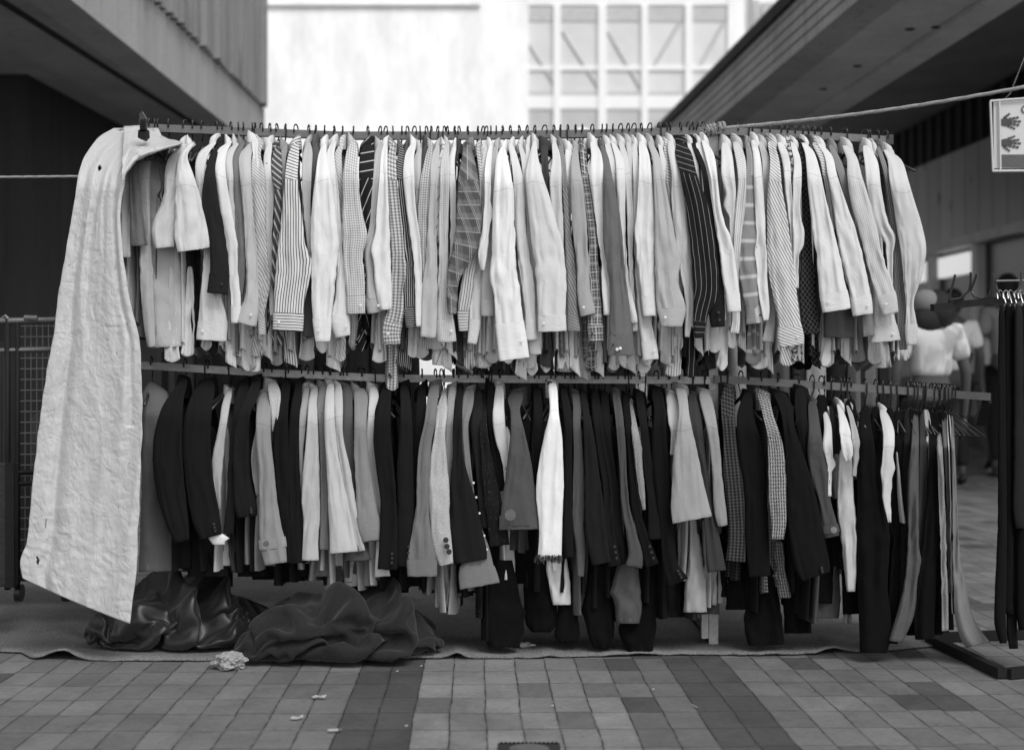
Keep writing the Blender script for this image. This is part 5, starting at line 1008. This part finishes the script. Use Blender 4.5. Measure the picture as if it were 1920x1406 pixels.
# ---------------------------------------------------------------- dark rack of belts and trousers at the right edge
r2 = thing('display_stand', 'black display stand with bent prongs and a flat base at right edge', 'rack', W(1900, 1240, 4.95))
T = lambda pts, r, nm, m=steel_dark, sq=True: MB().tube(pts, r, 8, sq=sq).build(nm, m, r2)
T([W(1748,577,4.82), W(1960,553,4.95)], .0115, 'arm')
b0, b1, b2, b3 = gp(1742,1196,.02), gp(1880,1262,.02), gp(2150,1235,.02), gp(1990,1186,.02)
T([b0, b1], .016, 'base_bar'); T([b1+Vector((.017,0,0)), b2], .016, 'base_bar'); T([b0+Vector((.02,.02,0)), b3], .016, 'base_bar')
T([gp(2010,1210,.03), W(1960,556,5.0)], .014, 'post')
for q in ([(1781,566),(1779,562),(1786,535),(1791,515)], [(1781,563),(1800,560),(1817,545),(1820,530),(1820,511)], [(1822,548),(1826,556),(1842,560),(1855,555),(1860,530),(1861,513)], [(1819,546),(1826,530),(1831,514)],
          [(1863,516),(1868,540),(1876,556)], [(1915,510),(1914,535),(1905,552)]):
    T([W(x, y, 4.83-.01*i) for i, (x, y) in enumerate(q)], .0042, 'prong', wire, False)
T([W(1868,527,4.9), W(1925,526,4.9)], .0035, 'cross_bar', steel_top, False)
tr = fab('plain'); rr = random.Random(5)
BL = [(1872,1884,.008,1205),(1882,1896,.006,1150),(1890,1905,.008,1215),(1902,1918,.018,990),(1908,1926,.006,1180),(1922,1944,.009,1120),(1936,1960,.008,1160)]
for i, (a, b, c, yb) in enumerate(BL):
    root = thing('trousers', ['narrow dark trousers, leftmost on the black stand', 'black trousers second from left on the black stand', 'dark trousers hanging lowest on the black stand', 'short charcoal skirt in the middle of the black stand', 'black trousers behind the charcoal skirt', 'dark trousers cut by the right picture edge', 'black trousers beyond the right picture edge'][i], 'trousers', W(a, 560, 4.9), 'dark clothes on the black stand')
    d_ = 4.86+.02*(i%3)
    rows = [(a+2, b-2, 572), (a, b, 600), (a-1, b+2, 800), (a-2, b+4, 1000 if yb > 1050 else 900), (a-3 if i else a-8, b+2, yb-40), (a+2, b+4, yb)]
    vs, fs, uv = tube_cloth(rows, lambda y: d_, 700+i, .004, n=16, thick=2.2, slope_end=0, step=12); mesh('leg', vs, fs, tr, root, uv, True, (c, c))
    m = MB(); x = (a+b)/2
    pts = [W(x-7, 560, d_-.03), W(x-8, 549, d_-.02), W(x-3, 544, d_), W(x+3, 549, d_+.01), W(x+8, 568, d_), W(x+5, 574, d_)]
    o = m.tube(pts, .0022, 6).build('hanger', chrome); tag(o, 'bright wire hanger %s from the left on the black stand' % ['first','second','third','fourth','fifth','sixth','seventh'][i], 'hanger', 'wire hangers on the black stand')
# ---------------------------------------------------------------- hanging sign with hand prints
sg = thing('hanging_sign', 'framed white sign with two dark hand prints hanging at right edge', 'sign', W(1900, 320, 6.3))
DS = 6.3
P = lambda x, y, d=DS: W(x, y, d)
sgm = plain('sign_card', .55, .5, .06, 3, 0)
MB().prism([P(1863,192), P(1990,182), P(1990,316), P(1864,316)], (0,.006,0)).build('card', sgm, sg)
MB().prism([P(1877,290,DS-.003), P(1990,290,DS-.003), P(1990,316,DS-.003), P(1877,314,DS-.003)], (0,.002,0)).build('grey_band', plain('band_grey', .1), sg)
for q in ([(1857,190),(1862,322)], [(1857,190),(1990,180)], [(1862,321),(1990,320)], [(1874,191),(1876,320)]):
    MB().tube([P(*q[0], DS-.012), P(*q[1], DS-.012)], .005, 6).build('frame', plain('clear_plastic_frame', .5, .2, .1, 9, 0, .6), sg)
inkm = plain('print_ink', .07, .8, .3, 60, 0)
def hand(cx, cy, flip):
    m = MB(); d = DS-.004
    pr = lambda x, y: P(cx+x, cy+flip*y, d)
    m.prism([pr(-7,-5), pr(2,-8), pr(8,-5), pr(9,4), pr(3,8), pr(-6,6)][::1], (0,.001,0))
    for (x0, y0, x1, y1, w_) in ((7,-5,27,-9,2.4),(8,-1,31,-1,2.4),(8,3,28,6,2.4),(5,7,20,13,2.1),(-2,-7,10,-16,2.4)):
        dx, dy = x1-x0, y1-y0; L = math.hypot(dx, dy); nx_, ny_ = -dy/L*w_, dx/L*w_
        for k in range(3):
            a, b = k/3+.03, (k+1)/3-.03; wv = 1-.12*k
            m.prism([pr(x0+dx*a-nx_*wv, y0+dy*a-ny_*wv), pr(x0+dx*b-nx_*wv, y0+dy*b-ny_*wv), pr(x0+dx*b+nx_*wv, y0+dy*b+ny_*wv), pr(x0+dx*a+nx_*wv, y0+dy*a+ny_*wv)], (0,.001,0))
    return m.build('hand_print', inkm, sg)
hand(1884, 229, 1); hand(1884, 268, -1)
def text(s, px, py, hpx, m, root, d):
    cu = bpy.data.curves.new('lettering', 'FONT'); cu.body = s; cu.size = hpx/F*d*1.4; cu.extrude = .0005; o = bpy.data.objects.new('lettering', cu); C.objects.link(o)
    dg = bpy.context.evaluated_depsgraph_get(); me = bpy.data.meshes.new_from_object(o.evaluated_get(dg)); bpy.data.objects.remove(o)
    q = bpy.data.objects.new('lettering', me); C.objects.link(q); me.materials.append(m); q.parent = root; q.matrix_parent_inverse = Matrix.Translation(-root.location); q.location = W(px, py, d); q.rotation_euler = (PI/2,0,0)
text('C', 1914, 213, 16, inkm, sg, DS-.004)
for x in (1880, 1990): MB().tube([P(x,190), P(x+14,176), W(x+60, 60, DS)], .0012, 5).build('string', chrome, sg)
# ---------------------------------------------------------------- people in the street behind
def skinned(name, verts, edges, radii, m, parent, sub=2):
    me = bpy.data.meshes.new(name); me.from_pydata(verts, edges, []); o = bpy.data.objects.new(name, me); C.objects.link(o)
    sm = o.modifiers.new('skin', 'SKIN'); sl = me.skin_vertices[0].data
    for i, r in enumerate(radii): sl[i].radius = r if isinstance(r, tuple) else (r, r)
    sl[0].use_root = True
    su = o.modifiers.new('sub', 'SUBSURF'); su.levels = sub; su.render_levels = sub
    sm.use_smooth_shade = True; me.materials.append(m); o.parent = parent
    if parent: o.matrix_parent_inverse = Matrix.Identity(4)
    return o
skinm = plain('dark_skin', .06, .5, .1, 20, 0, .3); skinp = plain('mid_skin', .16, .5, .1, 20, 0, .3)
hairm = plain('black_hair', .01, .6, .3, 60, .4); whitec = plain('white_cotton', .7, .9, .05, 9, .3); wp_ = NT('printed_white_cotton', .9); wo_ = wp_.obj(); wp_.col(wp_.mix(wp_.smooth(wp_.noise(wp_.mapv(wo_, (1.3,1,.8), (.3,0,.4)), 5, 3, .5, .6), .46, .60), .52, .34)); whitep = wp_.m; greyc = plain('grey_cotton', .24, .9, .1, 9, .3); blackc = plain('black_trousers', .012, .9, .2, 9, .2); capm = plain('grey_cap', .17, .8, .08, 9, .1); bootm = plain('dark_shoe', .015, .5)
def person(loc, rz, h, label, legs, arms, top, bottom, sk_, head='hair', skirt=False, longhair=False, drop=0, hem=0):
    s = h/1.7; root = thing('person', label, 'person', loc); root.rotation_euler = (0,0,rz); root.scale = (s, s, s)
    L, R = legs; la, ra = arms
    V = [(0,0,.95),(0,.0,1.12),(0,0,1.28),(0,.0,1.42),(0,-.005,1.50),(0,.02,1.60),
         (.09,0,.90),L[0],L[1],L[2],(-.09,0,.90),R[0],R[1],R[2],
         (.17,0,1.40),la[0],la[1],la[2],(-.17,0,1.40),ra[0],ra[1],ra[2]]
    E = [(0,1),(1,2),(2,3),(3,4),(4,5),(0,6),(6,7),(7,8),(8,9),(0,10),(10,11),(11,12),(12,13),(3,14),(14,15),(15,16),(16,17),(3,18),(18,19),(19,20),(20,21)]
    Rd = [(.14,.10),(.12,.09),(.145,.1),(.10,.075),.048,.05,.085,.058,.034,.03,.085,.058,.034,.03,.052,.040,.028,.026,.052,.040,.028,.026]
    skinned('body', V, E, Rd, sk_, root)
    def ch(nm, mb, m_): 
        if nm in ('head','eye','mouth','hair','cap'): mb.v = [v-Vector((0,-drop*.6,drop)) for v in mb.v]
        o = mesh(nm, mb.v, mb.f, m_, None, None, True); o.parent = root; return o
    b = MB(); b.ball((0,.0,1.61), .105, 20, 14, (.78,.92,1.12)); b.ball((0,.1,1.60), .018, 8, 6, (.8,1,1.2)); b.ball((.082,0,1.60), .025, 8, 6, (.35,.7,1.1)); b.ball((-.082,0,1.60), .025, 8, 6, (.35,.7,1.1)); ch('head', b, sk_)
    b = MB(); [b.ball((x,.088,1.625), .011, 8, 6) for x in (.032,-.032)]; ch('eye', b, button_dark)
    b = MB(); b.ball((0,.086,1.565), .022, 8, 6, (1,.3,.3)); ch('mouth', b, skinp)
    b = MB(); b.ball((0,-.014,1.632), .112, 18, 12, (.86,.93,1.0))
    if longhair: b.tube([(0,-.06,1.66),(0,-.1,1.55),(.01,-.11,1.42),(.01,-.1,1.30)], [.07,.085,.08,.035], 12)
    if head == 'cap': b.ball((.055,-.03,1.61), .125, 14, 10, (.95,1,1.2)); b.ball((-.03,-.07,1.55), .10, 14, 10, (1.1,.8,1)); b.ball((0,-.06,1.53), .09, 12, 8, (1.1,.8,1)); ch('hair', b, hairm); b = MB(); b.ball((-.03,-.04,1.668), .105, 18, 12, (.9,.95,.85)); ch('cap', b, capm)
    else: ch('hair', b, hairm)
    # hands with five fingers
    for (p1, p2), sd_ in (((la[1], la[2]), 1), ((ra[1], ra[2]), -1)):
        a = Vector(p2); d_ = (a-Vector(p1)).normalized(); sx = Vector((0,1,0)).cross(d_).normalized() if abs(d_.y) < .9 else Vector((1,0,0)); fw = d_.cross(sx)
        b = MB(); b.tube([a, a+d_*.045, a+d_*.085], [.022,.036,.034], 8)
        for k in range(4):
            o_ = fw*(k-1.5)*.019; b.tube([a+d_*.075+o_, a+d_*(.105+.006*(k in (1,2)))+o_+sx*.004*sd_, a+d_*(.14+.008*(k in (1,2)))+o_+sx*.016*sd_], [.0095,.009,.007], 6)
        b.tube([a+d_*.025+fw*.028, a+d_*.055+fw*.05, a+d_*.085+fw*.055], [.012,.011,.008], 6); ch('hand', b, sk_)
    # shirt
    V = [(0,0,.98+hem),(0,0,1.12+hem*.5),(0,0,1.28),(0,0,1.41),(.165,0,1.405),tuple(Vector((.165,0,1.405)).lerp(Vector(la[0]), .75)),(-.165,0,1.405),tuple(Vector((-.165,0,1.405)).lerp(Vector(ra[0]), .75))]
    skinned('shirt', V, [(0,1),(1,2),(2,3),(3,4),(4,5),(3,6),(6,7)], [(.165,.125),(.15,.112),(.165,.115),(.115,.085),.078,.07,.078,.07], top, root)
    if skirt:
        b = MB(); n = 24; rings = [(.95+.06,.145,.11),(.9,.175,.14),(.75,.195,.17),(.55,.21,.2)]; vs = [(rx*math.cos(2*PI*j/n)*(1+.04*math.sin(j*3)), ry*math.sin(2*PI*j/n), z) for z, rx, ry in rings for j in range(n)]
        b.add(vs, [(i*n+j, i*n+(j+1)%n, (i+1)*n+(j+1)%n, (i+1)*n+j) for i in range(3) for j in range(n)]); ch('skirt', b, bottom)
    else:
        V = [(0,0,.98+hem),(.09,0,.88),L[0],tuple(Vector(L[1])+Vector((0,0,.05))),(-.09,0,.88),R[0],tuple(Vector(R[1])+Vector((0,0,.05)))]
        skinned('trousers', V, [(0,1),(1,2),(2,3),(0,4),(4,5),(5,6)], [(.165,.13),.12 if hem else .11,.078,.06,.12 if hem else .11,.078,.06], bottom, root)
    for q in (L, R):
        b = MB(); a = Vector(q[1]); t = Vector(q[2]); b.tube([a+Vector((0,-.05,-.045)), a+Vector((0,.0,-.04)), t+Vector((0,0,-.0)), t+(t-a).normalized()*.06], [.035,.045,.04,.02], 10); ch('shoe', b, bootm)
    return root
straight = [((.1,.0,.5),(.1,-.02,.07),(.1,.1,.035)), ((-.1,.0,.5),(-.1,-.02,.07),(-.1,.1,.035))]
walk = [((.09,.12,.52),(.09,.02,.10),(.09,.12,.04)), ((-.09,.02,.5),(-.09,-.22,.13),(-.09,-.16,.03))]
armsd = [((.24,-.02,1.13),(.25,.03,.9),(.25,.05,.82)), ((-.24,-.02,1.13),(-.25,.03,.9),(-.25,.05,.82))]
armsf = [((.24,-.02,1.13),(.27,.1,.92),(.25,.16,.86)), ((-.24,-.03,1.13),(-.2,.12,.97),(-.12,.2,.97))]
def at(px, d): return ((px-960)/F*d, d, 0)
person(at(1744,8.7), .1, 1.52, 'person in a grey cap, loose white printed T-shirt and black trousers, seen from behind', straight, armsd, whitep, blackc, skinm, 'cap', drop=.075, hem=.1)
person(at(1786,13.4), -.1, 1.76, 'person in a white T-shirt partly hidden behind the one in the cap', walk, armsd, whitec, blackc, skinm)
person(at(1853,16.0), .15, 1.76, 'person with long dark hair, white T-shirt and grey skirt walking away', walk, armsf, whitec, greyc, skinm, longhair=True, skirt=True)
person(at(1888,14.6), 0, 1.98, 'person with black hair whose head shows above the black stand', straight, armsd, greyc, blackc, skinm)
person(at(1692,15.5), 2.9, 1.66, 'person in dark clothes far behind the right end of the rack', walk, armsd, greyc, blackc, skinm)
